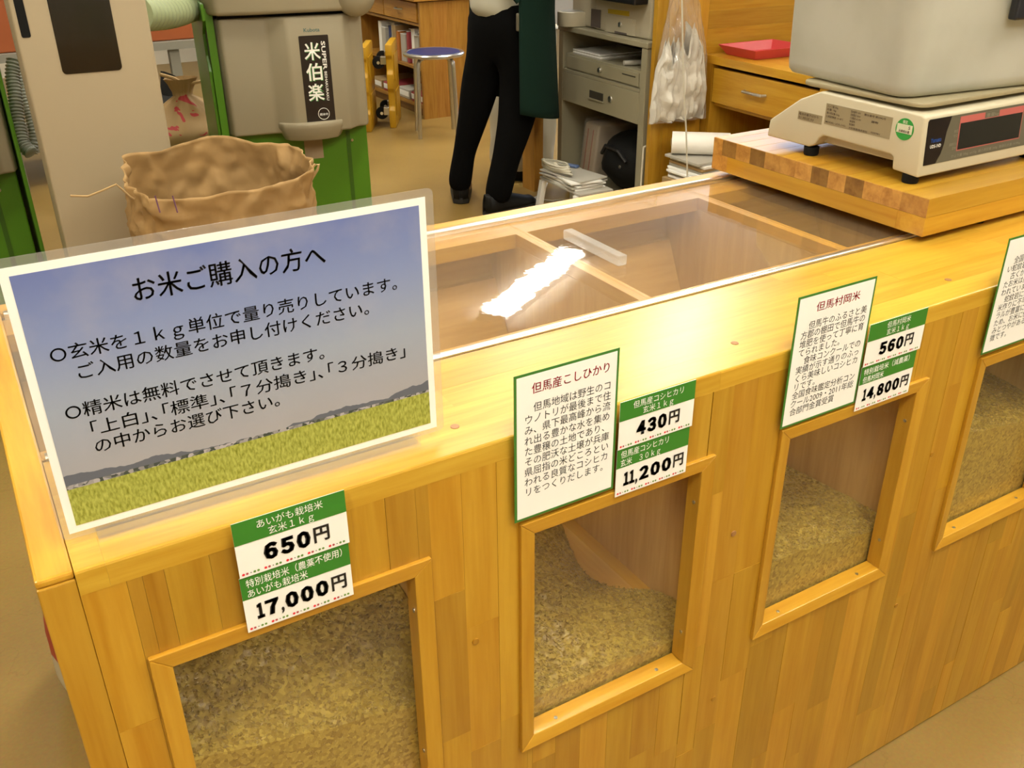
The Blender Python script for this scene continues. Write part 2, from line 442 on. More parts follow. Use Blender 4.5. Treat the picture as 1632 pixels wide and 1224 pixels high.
# window trims, panes, screws
scr0 = None
for (wl, wr) in WIN:
    yo, yi, yf = -.005, .0115, 0.0
    o4 = [(wl, WB_), (wr, WB_), (wr, WT), (wl, WT)]
    i4 = [(wl + TW, WB_ + TW), (wr - TW, WB_ + TW), (wr - TW, WT - TW), (wl + TW, WT - TW)]
    for k in range(4):
        a, b = o4[k], o4[(k + 1) % 4]; c, d = i4[(k + 1) % 4], i4[k]
        e = .0014                                # outer arris is eased, the face falls slightly inward
        f8 = [(p[0], yf - .0004, p[1]) for p in (a, b)] + [(p[0], yi, p[1]) for p in (c, d)]
        mb = MB()
        def pt(p, y): return (p[0], y, p[1])
        vs = [pt(a, -.0004), pt(b, -.0004), pt(c, .018), pt(d, .018), pt(a, yo), pt(b, yo), pt(c, yo + .0022), pt(d, yo + .0022)]
        mb.hexa(vs)
        tr = mb.build('window_trim', 'wood_x' if k % 2 == 0 else 'wood_z', counter, bevel=.0008, color=(1.13, 1.1, 1.02) if k % 2 == 0 else tint(.95, 1.04, .03))
        if k in (0, 1, 2):
            for q in ((.16, .84) if k != 2 else ()):
                if k == 0: p = (c[0] * q + d[0] * (1 - q), .005, c[1]); MB().lathe([(.0022, -.001), (.0022, .0007), (.0012, .0008)], p, 10, 'z').build('screw', 'steel', tr)
                else: p = (d[0], .005, d[1] * (1 - q) + c[1] * q); MB().lathe([(.0012, -.0008), (.0022, -.0007), (.0022, .001)], p, 10, 'x').build('screw', 'steel', tr)
    MB().box(wl + .0107, wr - .0107, .0182, .0205, WB_ + .0107, WT - .0107).build('window_pane', 'window_acrylic', counter)
# wooden plugs
for px, py in [(725, 680), (1171, 547), (1511, 446), (1330, 372 + 36)]:
    p = on(px, py, 'z', H)
    MB().lathe([(.0042, -.001), (.0042, .0005), (.0036, .0006)], p, 14, 'z').build('wood_plug', 'plug_wood', counter)
for px, py in [(1169, 850), (758, 1022), (1137, 1113), (1485, 724), (1428, 965)]:
    p = on(px, py, 'y', 0)
    MB().lathe([(.0030, -.0012), (.0036, -.0010), (.0036, .001)], p, 14, 'y').build('wood_plug', 'wood_z' if (px, py) != (1169, 850) else 'plug_wood', counter, color=(.75, .68, .6))

# ------------------------------------------------------------------ rice in the bins
def rice_mats():
    m, t, b = nt('brown_rice')
    tc = N(t, 'ShaderNodeTexCoord'); v = N(t, 'ShaderNodeTexVoronoi'); v.inputs['Scale'].default_value = 260
    t.links.new(tc.outputs['Object'], v.inputs['Vector'])
    cr = N(t, 'ShaderNodeValToRGB'); cr.color_ramp.elements[0].color = (.19, .105, .006, 1); cr.color_ramp.elements[1].color = (.50, .355, .058, 1)
    t.links.new(v.outputs['Color'], cr.inputs[0]); t.links.new(cr.outputs[0], b.inputs['Base Color'])
    b.inputs['Roughness'].default_value = .4
rice_mats()
def arr_mesh(name, V, F, mat, parent=None, smooth=True):
    me = bpy.data.meshes.new(name); k = F.shape[1]
    me.vertices.add(len(V)); me.vertices.foreach_set('co', V.astype(np.float32).ravel())
    me.loops.add(F.size); me.loops.foreach_set('vertex_index', F.astype(np.int32).ravel())
    me.polygons.add(len(F)); me.polygons.foreach_set('loop_start', np.arange(0, F.size, k, dtype=np.int32))
    me.polygons.foreach_set('use_smooth', np.full(len(F), smooth))
    me.update(calc_edges=True); me.validate()
    me.materials.append(MAT[mat]); o = bpy.data.objects.new(name, me); COL.objects.link(o)
    if parent: o.parent = parent
    return o
def vnoise(x, y, s=1.0, seed=0.0):
    return np.array([noise.noise(Vector((a * s + seed, b * s, seed * 1.7))) for a, b in zip(x.ravel(), y.ravel())]).reshape(x.shape)
def lerp(a, b, t): return a + (b - a) * t
def h1(x, y): return .544 - .045 * (x - .234) / .21 + .16 * (y - .02) + .05 * np.exp(-((x - .30) ** 2 + (y - .22) ** 2) / .01)
def h2(x, y): return .436 - .012 * (x - .58) / .2 + .10 * (y - .02) * (1 - 1.6 * (x - .60) / .2) - .05 * np.exp(-((x - .84) ** 2 + (y - .22) ** 2) / .006)
def h3(x, y): return .479 - .027 * (x - .918) / .2 - .10 * (y - .05) + .16 * np.clip(1.0 - (x - .86) / .22, 0, 1) * (y - .02)
def h4(x, y): return .560 - .03 * (x - 1.25) / .2 + .12 * (y - .02)
def h5(x, y): return .520 - .02 * (x - 1.58) / .2 + .10 * (y - .02)
gp = [(0, 0, 1)] + [(math.cos(a) * .5, math.sin(a) * .42, .1) for a in np.arange(5) * 2 * math.pi / 5] + [(0, 0, -1)]
gv = np.array(gp) * np.array([.00275, .0026, .0029])
gf = np.array([(0, 1 + j, 1 + (j + 1) % 5) for j in range(5)] + [(6, 1 + (j + 1) % 5, 1 + j) for j in range(5)])
RICE = [(h1, 'heap of unpolished rice behind the counter window below the 17,000 yen card'),
        (h2, 'low heap of unpolished rice behind the counter window below the 11,200 yen card'),
        (h3, 'heap of unpolished rice behind the counter window below the 14,800 yen card'),
        (h4, 'heap of unpolished rice behind the window below the poster that has no price card'),
        (h5, 'heap of unpolished rice behind the last window, which has neither card nor poster')]
for (a, b), (hf, lab) in zip(BINS, RICE):
    a, b = a + .0015, b - .0015; y0, y1 = .0212, .44
    nx, ny = 90, 110
    X, Y = np.meshgrid(np.linspace(a, b, nx), np.linspace(y0, y1, ny))
    Z = hf(X, Y) + .004 * vnoise(X, Y, 22, a) + .0016 * vnoise(X, Y, 90, a)
    V = [np.stack([X, Y, Z], -1).reshape(-1, 3)]
    F = [(j * nx + i, j * nx + i + 1, (j + 1) * nx + i + 1, (j + 1) * nx + i) for j in range(ny - 1) for i in range(nx - 1)]
    k = nx * ny
    bot = np.stack([X[0], Y[0], np.full(nx, .285)], -1); V.append(bot)
    F += [(i + 1, i, k + i, k + i + 1) for i in range(nx - 1)]
    V = np.concatenate(V); F = np.array(F)
    # grains: on the surface and against the pane
    n1 = int(62000 * (b - a) * (y1 - y0) * .8); n2 = int(70000 * (b - a) * .17)
    gx = nrng.uniform(a + .003, b - .003, n1); gy = y0 + .003 + (y1 - y0 - .01) * nrng.uniform(0, 1, n1) ** 1.25
    gz = hf(gx, gy) + .004 * vnoise(gx, gy, 22, a) + .0016 * vnoise(gx, gy, 90, a) + nrng.uniform(-.0004, .0014, n1)
    fxx = nrng.uniform(a + .003, b - .003, n2); top = hf(fxx, np.full(n2, y0)) ; fz = lerp(np.full(n2, .385), top, nrng.uniform(0, 1, n2)); fy = np.full(n2, y0 + .0004) + nrng.uniform(0, .0008, n2)
    C = np.concatenate([np.stack([gx, gy, gz], -1), np.stack([fxx, fy, fz], -1)]); n = len(C)
    # random orientation, mostly lying in the surface
    d = nrng.normal(size=(n, 3)); d[:n1, 2] *= .35; d[n1:, 1] *= .1
    d /= np.linalg.norm(d, axis=1)[:, None]
    r = nrng.normal(size=(n, 3)); u = np.cross(d, r); u /= np.linalg.norm(u, axis=1)[:, None]; q = np.cross(d, u)
    s = nrng.uniform(.85, 1.15, n)[:, None, None]
    G = C[:, None, :] + s * (gv[None, :, 0:1] * u[:, None, :] + gv[None, :, 1:2] * q[:, None, :] + gv[None, :, 2:3] * d[:, None, :])
    G[:, :, 1] = np.maximum(G[:, :, 1], .0207)
    G[:, :, 0] = np.clip(G[:, :, 0], a, b)
    GF = (gf[None] + (np.arange(n) * 7)[:, None, None] + len(V)).reshape(-1, 3)
    Ft = np.concatenate([F[:, [0, 1, 2]], F[:, [0, 2, 3]], GF])
    o = arr_mesh('rice_heap', np.concatenate([V, G.reshape(-1, 3)]), Ft, 'brown_rice', smooth=False)
    tag(o, lab, 'rice', 'rice heaps in the counter bins', 'stuff')

# ------------------------------------------------------------------ lettering (built-in font turned into flat meshes)
TEXTS = []
class Txt:
    """s: string; ox,oy: origin; ex,ey: em size; x1: right ink limit (fits width); fn: maps (u,v) to a point; bold: stroke gain"""
    def __init__(s, st, parent, mat, fn, ox, oy, ex, ey, x1=None, bold=0.0, align='L', name='lettering', label=None, shear=0.0):
        s.__dict__.update(st=st, parent=parent, mat=mat, fn=fn, ox=ox, oy=oy, ex=ex, ey=ey, x1=x1, bold=bold, align=align, name=name, label=label)
        TEXTS.append(s)
def flush_text():
    tmp = []
    for t in TEXTS:
        c = bpy.data.curves.new('t', 'FONT'); c.body = t.st; c.size = 1.0; c.resolution_u = 2; c.offset = t.bold
        c.align_x = 'LEFT'
        o = bpy.data.objects.new('t', c); COL.objects.link(o); tmp.append(o)
    dg = bpy.context.evaluated_depsgraph_get()
    for t, o in zip(TEXTS, tmp):
        me = bpy.data.meshes.new_from_object(o.evaluated_get(dg)); me.name = t.name
        n = len(me.vertices)
        co = np.zeros(n * 3, np.float32); me.vertices.foreach_get('co', co); co = co.reshape(-1, 3)
        u, v = co[:, 0].astype(float), co[:, 1].astype(float)
        if t.x1 is not None:
            a, b = u.min(), u.max(); u = t.ox + (u - a) * (t.x1 - t.ox) / (b - a)
        elif t.align == 'C':
            m = (u.min() + u.max()) / 2; u = t.ox + (u - m) * t.ex
        else:
            u = t.ox + u * t.ex
        v = t.oy + v * t.ey
        P = np.array([t.fn(a, b) for a, b in zip(u, v)], float)
        L, rz = frame_of(t.parent); P = P - L
        if rz:
            c_, s_ = math.cos(-rz), math.sin(-rz)
            P = np.stack([P[:, 0] * c_ - P[:, 1] * s_, P[:, 0] * s_ + P[:, 1] * c_, P[:, 2]], 1)
        me.vertices.foreach_set('co', P.astype(np.float32).ravel()); me.update()
        me.materials.clear(); me.materials.append(MAT[t.mat])
        q = bpy.data.objects.new(t.name, me); COL.objects.link(q); q.parent = t.parent
        if t.label: q['label'] = t.label
    for o in tmp:
        c = o.data; bpy.data.objects.remove(o); bpy.data.curves.remove(c)
    TEXTS.clear()

# ------------------------------------------------------------------ A4 sign in its clear holder
def sign_print():
    m, t, b = nt('sign_print')
    tc = N(t, 'ShaderNodeTexCoord'); sp = N(t, 'ShaderNodeSeparateXYZ'); t.links.new(tc.outputs['Object'], sp.inputs[0])
    # object coords: x 0..0.297 along the sheet, z 0..0.21 up (sheet origin at its lower left corner)
    def mth(op, a, b_=None, c_=None):
        n = N(t, 'ShaderNodeMath', operation=op)
        for i, v in enumerate((a, b_, c_)):
            if v is None: continue
            if isinstance(v, (int, float)): n.inputs[i].default_value = v
            else: t.links.new(v, n.inputs[i])
        return n.outputs[0]
    x, z = sp.outputs['X'], sp.outputs['Z']
    sky = N(t, 'ShaderNodeValToRGB'); e = sky.color_ramp.elements
    e[0].position = .0; e[0].color = (.52, .49, .46, 1); e[1].position = 1; e[1].color = (.20, .25, .50, 1)
    k = e.new(.35); k.color = (.46, .50, .55, 1); k = e.new(.7); k.color = (.31, .37, .58, 1)
    t.links.new(mth('DIVIDE', mth('SUBTRACT', z, .045), .155), sky.inputs[0])
    nz = N(t, 'ShaderNodeTexNoise'); nz.inputs['Scale'].default_value = 14; nz.inputs['Detail'].default_value = 5; t.links.new(tc.outputs['Object'], nz.inputs['Vector'])
    cl = N(t, 'ShaderNodeMapRange'); cl.inputs[1].default_value = .52; cl.inputs[2].default_value = .8; cl.inputs[4].default_value = .5
    t.links.new(nz.outputs['Fac'], cl.inputs[0])
    s2 = N(t, 'ShaderNodeMix', data_type='RGBA'); s2.inputs[7].default_value = (.56, .53, .54, 1)
    t.links.new(cl.outputs[0], s2.inputs[0]); t.links.new(sky.outputs[0], s2.inputs[6])
    # hills
    n1 = N(t, 'ShaderNodeTexNoise', noise_dimensions='1D'); n1.inputs['Scale'].default_value = 22; n1.inputs['Detail'].default_value = 4; t.links.new(x, n1.inputs['W'])
    edge = mth('ABSOLUTE', mth('SUBTRACT', x, .15))
    hz = mth('ADD', .030, mth('MULTIPLY', n1.outputs['Fac'], .018)); hz = mth('ADD', hz, mth('MULTIPLY', edge, .05))
    hill = mth('LESS_THAN', z, hz)
    h2_ = N(t, 'ShaderNodeMix', data_type='RGBA'); h2_.inputs[7].default_value = (.17, .18, .20, 1)
    t.links.new(hill, h2_.inputs[0]); t.links.new(s2.outputs[2], h2_.inputs[6])
    # village
    vz = mth('LESS_THAN', z, mth('ADD', .040, mth('MULTIPLY', mth('SUBTRACT', .0, x), .005)))
    vo = N(t, 'ShaderNodeTexVoronoi'); vo.inputs['Scale'].default_value = 330; t.links.new(tc.outputs['Object'], vo.inputs['Vector'])
    vr = N(t, 'ShaderNodeValToRGB'); vr.color_ramp.elements[0].color = (.07, .09, .07, 1); vr.color_ramp.elements[1].color = (.60, .54, .50, 1)
    vr.color_ramp.elements[0].position = .35; vr.color_ramp.elements[1].position = .75
    t.links.new(vo.outputs['Color'], vr.inputs[0])
    v2 = N(t, 'ShaderNodeMix', data_type='RGBA'); t.links.new(vz, v2.inputs[0]); t.links.new(h2_.outputs[2], v2.inputs[6]); t.links.new(vr.outputs[0], v2.inputs[7])
    # field
    fz = mth('LESS_THAN', z, .0365)
    mp = N(t, 'ShaderNodeMapping'); mp.inputs['Scale'].default_value = (520, 1, 210); mp.inputs['Rotation'].default_value = (0, .35, 0); t.links.new(tc.outputs['Object'], mp.inputs['Vector'])
    fn = N(t, 'ShaderNodeTexNoise'); fn.inputs['Scale'].default_value = 1; fn.inputs['Detail'].default_value = 5; fn.inputs['Distortion'].default_value = .3; t.links.new(mp.outputs[0], fn.inputs['Vector'])
    fr = N(t, 'ShaderNodeValToRGB'); fr.color_ramp.elements[0].color = (.27, .29, .02, 1); fr.color_ramp.elements[1].color = (.66, .66, .13, 1)
    fr.color_ramp.elements[0].position = .30; fr.color_ramp.elements[1].position = .66
    t.links.new(fn.outputs['Fac'], fr.inputs[0])
    f2 = N(t, 'ShaderNodeMix', data_type='RGBA'); t.links.new(fz, f2.inputs[0]); t.links.new(v2.outputs[2], f2.inputs[6]); t.links.new(fr.outputs[0], f2.inputs[7])
    pr = N(t, 'ShaderNodeMix', data_type='RGBA', blend_type='MULTIPLY'); pr.inputs[0].default_value = 1; pr.inputs[7].default_value = (.67, .70, .80, 1)
    t.links.new(f2.outputs[2], pr.inputs[6]); t.links.new(pr.outputs[2], b.inputs['Base Color']); b.inputs['Roughness'].default_value = .3
sign_print()
SY = .030
sx0, sx1, sz0, sz1 = .1872, .4872, .8033, 1.0090
holder = thing('sign_holder', 'clear acrylic sign holder standing on the counter behind the blue sky notice', 'sign holder', (.34, .05, H))
MB().box(.205, .470, SY + .0020, SY + .0045, H + .0005, .985).build('back_plate', 'acrylic', holder, bevel=.0006)
MB().box(.205, .470, SY - .004, SY + .065, H + .0003, H + .0028).build('foot_plate', 'acrylic', holder, bevel=.0006)
MB().box(.205, .470, SY - .0036, SY - .0018, H + .0028, H + .0120).build('front_lip', 'acrylic', holder, bevel=.0004)
sign = thing('notice_sign', 'laminated notice with blue sky over a rice field and black Japanese text', 'sign', (sx0, SY, sz0))
def rrect(x0, x1, z0, z1, r, n=5):
    P = []
    for cx, cz, a in ((x1 - r, z0 + r, -90), (x1 - r, z1 - r, 0), (x0 + r, z1 - r, 90), (x0 + r, z0 + r, 180)):
        for i in range(n + 1):
            q = math.radians(a + 90 * i / n); P.append((cx + r * math.cos(q), cz + r * math.sin(q)))
    return P
MB().prism(rrect(sx0 - .006, sx1 + .007, sz0 - .0045, sz1 + .0062, .005), 'y', SY - .0002, SY + .0006).build('laminate_film', 'laminate', sign)
MB().box(sx0, sx1, SY - .0006, SY - .0003, sz0, sz1).build('paper_sheet', 'paper_white', sign)
bd = .0058
MB().box(sx0 + bd, sx1 - bd, SY - .0009, SY - .0007, sz0 + bd, sz1 - bd).build('printed_picture', 'sign_print', sign)
def sfn(u, v): return (u, SY - .0011, v)
def sg(px, py): p = on(px, py, 'y', SY); return p[0], p[2]
k = 2.1857
def zz(x, y): return (x / k, 300 + y / k)
SIGN_LINES = [('お米ご購入の方へ', (468, 388), (1133, 262), .0192, .0),
              ('○玄米を１ｋｇ単位で量り売りしています。', (175, 590), (1382, 362), .0128, .0),
              ('ご入用の数量をお申し付けください。', (272, 648), (1285, 446), .0128, .0),
              ('○精米は無料でさせて頂きます。', (228, 790), (1130, 603), .0128, .0),
              ('｢上白｣､｢標準｣､｢７分搗き｣､｢３分搗き｣', (320, 850), (1410, 590), .0128, .0),
              ('の中からお選び下さい。', (332, 908), (975, 763), .0128, .0)]
for st, a, b, em, bold in SIGN_LINES:
    xa, za = sg(*zz(*a)); xb, zb = sg(*zz(*b))
    Txt(st, sign, 'ink_black', sfn, xa, (za + zb) / 2, em, em, x1=xb)
    dx = .0004 if em > .015 else .00022
    Txt(st, sign, 'ink_black', sfn, xa + dx, (za + zb) / 2 + dx * .6, em, em, x1=xb + dx)

# ------------------------------------------------------------------ posters and price cards on the front
PY = -.0066
def poster(x0, x1, z0, z1, title, lines, label, tb=.135, b0=.255, pitch=.0715, full=10, tw=(.16, .90)):
    r = thing('product_poster', label, 'poster', (x0, PY, z0), group='product posters on the counter')
    MB().box(x0, x1, PY, PY + .0006, z0, z1).build('border', 'poster_green', r)
    e = .0026
    MB().box(x0 + e, x1 - e, PY - .0002, PY - .00005, z0 + e, z1 - e).build('sheet', 'card_white', r)
    W_, H_ = x1 - x0, z1 - z0
    fn = lambda u, v: (u, PY - .0004, v)
    if title:
        Txt(title, r, 'ink_red', fn, x0 + tw[0] * W_, z1 - tb * H_, 0, .0115, x1=x0 + tw[1] * W_, label='red title')
        Txt(title, r, 'ink_red', fn, x0 + tw[0] * W_ + .0002, z1 - tb * H_ + .0001, 0, .0115, x1=x0 + tw[1] * W_ + .0002)
    em = .84 * W_ / full
    for i, s in enumerate(lines):
        ex = em
        x1_ = None; ox = x0 + .09 * W_
        if '2009' in s: x1_ = x0 + .925 * W_; 
        Txt(s, r, 'ink_black', fn, ox, z1 - (b0 + pitch * i) * H_, ex, .0100, x1=x1_)
    return r
poster(.5445, .6560, .7005, .8525, '但馬産こしひかり',
       ['　但馬地域は野生のコ', 'ウノトリが最後まで住', 'み、県下最高峰から流', 'れ出る豊かな水を集め', 'た豊穣の土地であり、', 'その肥沃な土壌が兵庫', '県屈指の米どころとい', 'われる良質なコシヒカ', 'リをつくりだします。'],
       'green bordered poster with nine text lines under a long red title')
poster(.8790, .9945, .6985, .8525, '但馬村岡米',
       ['　但馬牛のふるさと美', '方郡の棚田で但馬牛の', '堆肥を使って丁寧に育', 'てられました。', '　食味コンクールでの', '実績が示す通りのふっ', 'くら美味しいコシヒカ', 'リです。', '全国食味鑑定分析コン', 'クール2009・2011年総', '合部門金賞受賞'],
       'green bordered poster with eleven crowded text lines under a short red title', tb=.135, b0=.255, pitch=.0655, tw=(.24, .80))
poster(1.2190, 1.3340, .7015, .8530, None,
       ['　全国', 'い蛇紋岩', '　古くか', 'たお米は美', 'われていま', '　蛇紋岩には', '米作りに不可', 'ラルが豊富に含', 'ため、お米に優', 'みとつやがあるの', '徴です。'],
       'green bordered poster standing alone by the wooden scale platform', b0=.225, pitch=.0665)
def dots(r, x0, x1, z, y):
    cols = {'ink_red': MB(), 'ink_pink': MB(), 'ink_green': MB(), 'ink_black': MB()}
    n = 5; w_ = (x1 - x0) / n
    for i in range(n):
        for j, (c, rad) in enumerate((('ink_red', .0012), ('ink_pink', .0011), ('ink_black', .0005), ('ink_green', .0011), ('ink_green', .0011))):
            cx = x0 + w_ * i + .002 + j * .0030
            poly = [(cx + rad * math.cos(a), z + rad * math.sin(a)) for a in np.arange(8) * math.pi / 4]
            b = len(cols[c].v); cols[c].v += [(p[0], y, p[1]) for p in poly]; cols[c].f.append(tuple(range(b, b + 8)))
    for c, mb in cols.items():
        mb.build('dot_border', c, r)
def card(x0, x1, z0, z1, h1_, h2_, price, label, big, tilt=0.0, y=PY, left=False):
    r = thing('price_card', label, 'price card', (x0, y, z0), group='price cards on the counter')
    W_, H_ = x1 - x0, z1 - z0
    MB().box(x0, x1, y, y + .0005, z0, z1).build('card', 'card_white', r)
    gb = z1 - .40 * H_
    MB().box(x0, x1, y - .0003, y - .0001, gb, z1).build('green_band', 'card_green', r)
    fn = lambda u, v: (u, y - .0005, v)
    if left:
        Txt(h1_, r, 'ink_white', fn, x0 + .05 * W_, z1 - .185 * H_, .0072, .0088, x1=x0 + min(.93, .088 * len(h1_)) * W_, bold=.002)
        Txt(h2_, r, 'ink_white', fn, x0 + .05 * W_, z1 - .365 * H_, .0072, .0088, x1=x0 + min(.62, .085 * len(h2_)) * W_, bold=.002)
    else:
        Txt(h1_, r, 'ink_white', fn, (x0 + x1) / 2, z1 - .185 * H_, .0078, .0084, align='C')
        Txt(h2_, r, 'ink_white', fn, (x0 + x1) / 2, z1 - .355 * H_, .0078, .0084, align='C')
    ws = {'1': .5, ',': .28}; tot = sum(ws.get(ch, 1.0) for ch in price[:-1]); cell = (big[1] - big[0]) * W_ / tot; u = x0 + big[0] * W_
    for ch in price[:-1]:                       # wide heavy numerals
        q = cell * ws.get(ch, 1.0)
        if ch == ',': Txt(',', r, 'ink_black', fn, u + q * .15, z1 - .80 * H_, 0, .021, x1=u + q * .85, bold=.03, name='digit')
        else:
            for dx in (-.0005, .0005):
                Txt(chr(0xFF10 + int(ch)), r, 'ink_black', fn, u + dx + q * .10, z1 - .79 * H_, 0, .0185, x1=u + dx + q * .90, bold=.050, name='digit')
        u += q
    Txt('円', r, 'ink_black', fn, x0 + (big[1] + .02) * W_, z1 - .765 * H_, 0, .0165, x1=x0 + (big[1] + .165) * W_, bold=.030)
    dots(r, x0 + .001, x1 - .001, z0 + .0032, y - .0004)
    return r
card(.2938, .3852, .7425, .7945, 'あいがも栽培米', '玄米１ｋｇ', '650円', 'upper price card reading 650 yen, directly below the sky and field notice', (.22, .66), y=PY - .0012)
card(.2930, .3843, .6870, .7418, '特別栽培米（農薬不使用）', 'あいがも栽培米', '17,000円', 'lower price card reading 17,000 yen with a bracketed heading, below the sky notice', (.10, .78), left=True, y=PY)
card(.6588, .7500, .7432, .7952, '但馬産コシヒカリ', '玄米１ｋｇ', '430円', 'upper price card reading 430 yen, right of the nine line poster', (.22, .64), y=PY - .0012)
card(.6590, .7482, .6885, .7428, '但馬産コシヒカリ', '玄米　３０ｋｇ', '11,200円', 'lower price card reading 11,200 yen, right of the nine line poster', (.10, .78), left=True, y=PY)
card(.9965, .1000 + .9915, .7432, .7952, '但馬村岡米', '玄米１ｋｇ', '560円', 'upper price card reading 560 yen, right of the eleven line poster', (.22, .66), y=PY - .0012)
card(.9968, 1.0885, .6862, .7422, '特別栽培米（減農薬）', '但馬村岡米', '14,800円', 'lower price card reading 14,800 yen, right of the eleven line poster', (.10, .78), left=True, y=PY)

# ------------------------------------------------------------------ butcher block platform and scale
PZ0, PZM, PZ1 = .8002, .8262, .8520
px0, px1, pyf, pyb = 1.276, 1.80, .148, .570
plat = thing('wooden_platform', 'thick laminated butcher block platform lying on the counter under the scale', 'platform', (px0, pyf, H))
y = pyf; i = 0
shade = [.85, 1.05, 1.12, .55, 1.1, .52, 1.15, 1.05, .95, .48, 1.0, .55, 1.1, 1.0]
while y < pyb - .002:
    y2 = min(y + (.043 if i == 0 else .0325), pyb)
    if pyb - y2 < .012: y2 = pyb
    cut = px0 + rng.uniform(.14, .34); s = shade[i % len(shade)]
    MB().box(px0, px0 + .0006, y + .0001, y2 - .0001, PZM + .0001, PZ1 - .0006).build('end_grain_face', 'end_grain', plat, color=(s * 1.1, s * 1.05, s))
    MB().box(px0 + .0006, cut, y + .0001, y2 - .0001, PZM, PZ1).build('top_stave', 'wood_x', plat, color=tint(.82, 1.02, .05), bevel=.0004)
    MB().box(cut + .0002, px1, y + .0001, y2 - .0001, PZM, PZ1).build('top_stave', 'wood_x', plat, color=tint(.82, 1.02, .05), bevel=.0004)
    y = y2; i += 1
MB().box(px0, px0 + .045, pyf + .045, pyb - .036, PZ0, PZM - .0002).build('lower_rail', 'wood_y', plat, color=(.98, .95, .85))
MB().box(px0, px0 + .045, pyb - .0358, pyb, PZ0, PZM - .0002).build('corner_block', 'end_grain', plat, color=(1.15, 1.05, .9))
MB().box(px0, px1, pyf, pyf + .0448, PZ0, PZM - .0002).build('lower_rail', 'wood_x', plat, color=(1.0, .98, .9))
MB().box(px0 + .0452, px1, pyb - .0358, pyb, PZ0, PZM - .0002).build('lower_rail', 'wood_x', plat, color=(.95, .92, .85))
for cx in (px0 + .15, px1 - .1):
    for cy in (pyf + .025, pyb - .02):
        MB().lathe([(.012, H + .0002), (.012, PZ0 + .001)], (cx, cy, 0), 12).build('spacer_pad', 'black_rubber', plat)

XS, YS, XS1 = 1.3103, .1973, 1.602
scale = thing('digital_scale', 'beige digital counter scale with a green inspection sticker and dark display', 'scale', (XS, YS, PZ1))
prof = [(YS, .8640), (YS + .006, .9440), (YS + .012, .9470), (.388, .9500), (.4263, .9330), (.4837, .8920), (.486, .8660),
        (.3970, .8662), (.3860, .8720), (.3790, .8830), (.3715, .8880), (.2480, .8860), (.2430, .8830), (.2410, .8664)]
MB().prism(prof, 'x', XS, XS1).build('housing', 'scale_beige', scale, bevel=.0032, seg=3, smooth=True, angle=50)
MB().box(XS + .02, XS1 - .02, .22, .46, .8725, .8900).build('underside', 'scale_beige', scale, bevel=.002)
for fx in (XS + .012, XS1 - .014):
    for fy in (.2170, .4010):
        MB().lathe([(.0105, PZ1 + .0002), (.0115, PZ1 + .003), (.0115, PZ1 + .013)], (fx, fy, 0), 16).build('rubber_foot', 'black_rubber', scale, smooth=True)
def ff(z): return YS + (z - .864) * .075                   # sloping front face
def front_plate(name, mat, poly, off):
    n = len(poly); mb = MB()
    mb.add([(x, ff(z) - off, z) for x, z in poly] + [(x, ff(z) - off + .0008, z) for x, z in poly],
           [tuple(range(n)), tuple(range(n, 2 * n))[::-1]] + [(i, n + i, n + (i + 1) % n, (i + 1) % n) for i in range(n)])
    return mb.build(name, mat, scale)
plain('panel_grey', (.17, .16, .125), rough=.35); plain('lcd_dark', (.02, .021, .020), rough=.12); plain('panel_black', (.010, .006, .008), rough=.3)
plain('panel_pink', (.66, .17, .17), rough=.4); plain('ink_blue', (.02, .12, .60), rough=.5); plain('ink_grey', (.36, .36, .31), rough=.5)
front_plate('display_panel', 'panel_grey', rrect(1.3185, XS1 - .012, .8795, .9408, .004), .0006)
front_plate('logo_panel', 'panel_black', [(1.3185, .8797), (1.343, .8797), (1.3520, .892), (1.3565, .905), (1.3585, .920), (1.366, .9406), (1.321, .9406), (1.3185, .938)], .0009)
front_plate('display_frame', 'panel_pink', [(1.385, .8912), (1.5265, .8912), (1.5265, .9376), (1.385, .9376)], .0010)
front_plate('display_label', 'panel_grey', [(1.4385, .9296), (1.470, .9296), (1.470, .9378), (1.4385, .9378)], .0012)
front_plate('display_screen', 'lcd_dark', [(1.3866, .8928), (1.5248, .8928), (1.5248, .9286), (1.3866, .9286)], .0013)
sf = lambda u, v: (u, ff(v) - .0016, v)
Txt('Yamato', scale, 'ink_blue', sf, 1.3265, .9095, 0, .0085, x1=1.3485, bold=.01)
Txt('UDS-1VD', scale, 'ink_white', sf, 1.3265, .9020, 0, .0062, x1=1.3490, bold=.01)
Txt('重量kg', scale, 'ink_grey', sf, 1.4410, .9312, 0, .0058, x1=1.4680)
Txt('ひょう量 30kg  e=10g  最小測定量 200g  風袋引き量 -9.99kg', scale, 'ink_grey', sf, 1.375, .8835, 0, .0045, x1=1.530)
Txt('安定', scale, 'ink_grey', sf, 1.374, .9175, 0, .0045, x1=1.3825); Txt('ゼロ', scale, 'ink_grey', sf, 1.374, .9115, 0, .0045, x1=1.3825)
Txt('風袋引き', scale, 'ink_grey', sf, 1.367, .9000, 0, .0045, x1=1.3825); Txt('正味', scale, 'ink_grey', sf, 1.374, .8945, 0, .0045, x1=1.3825)
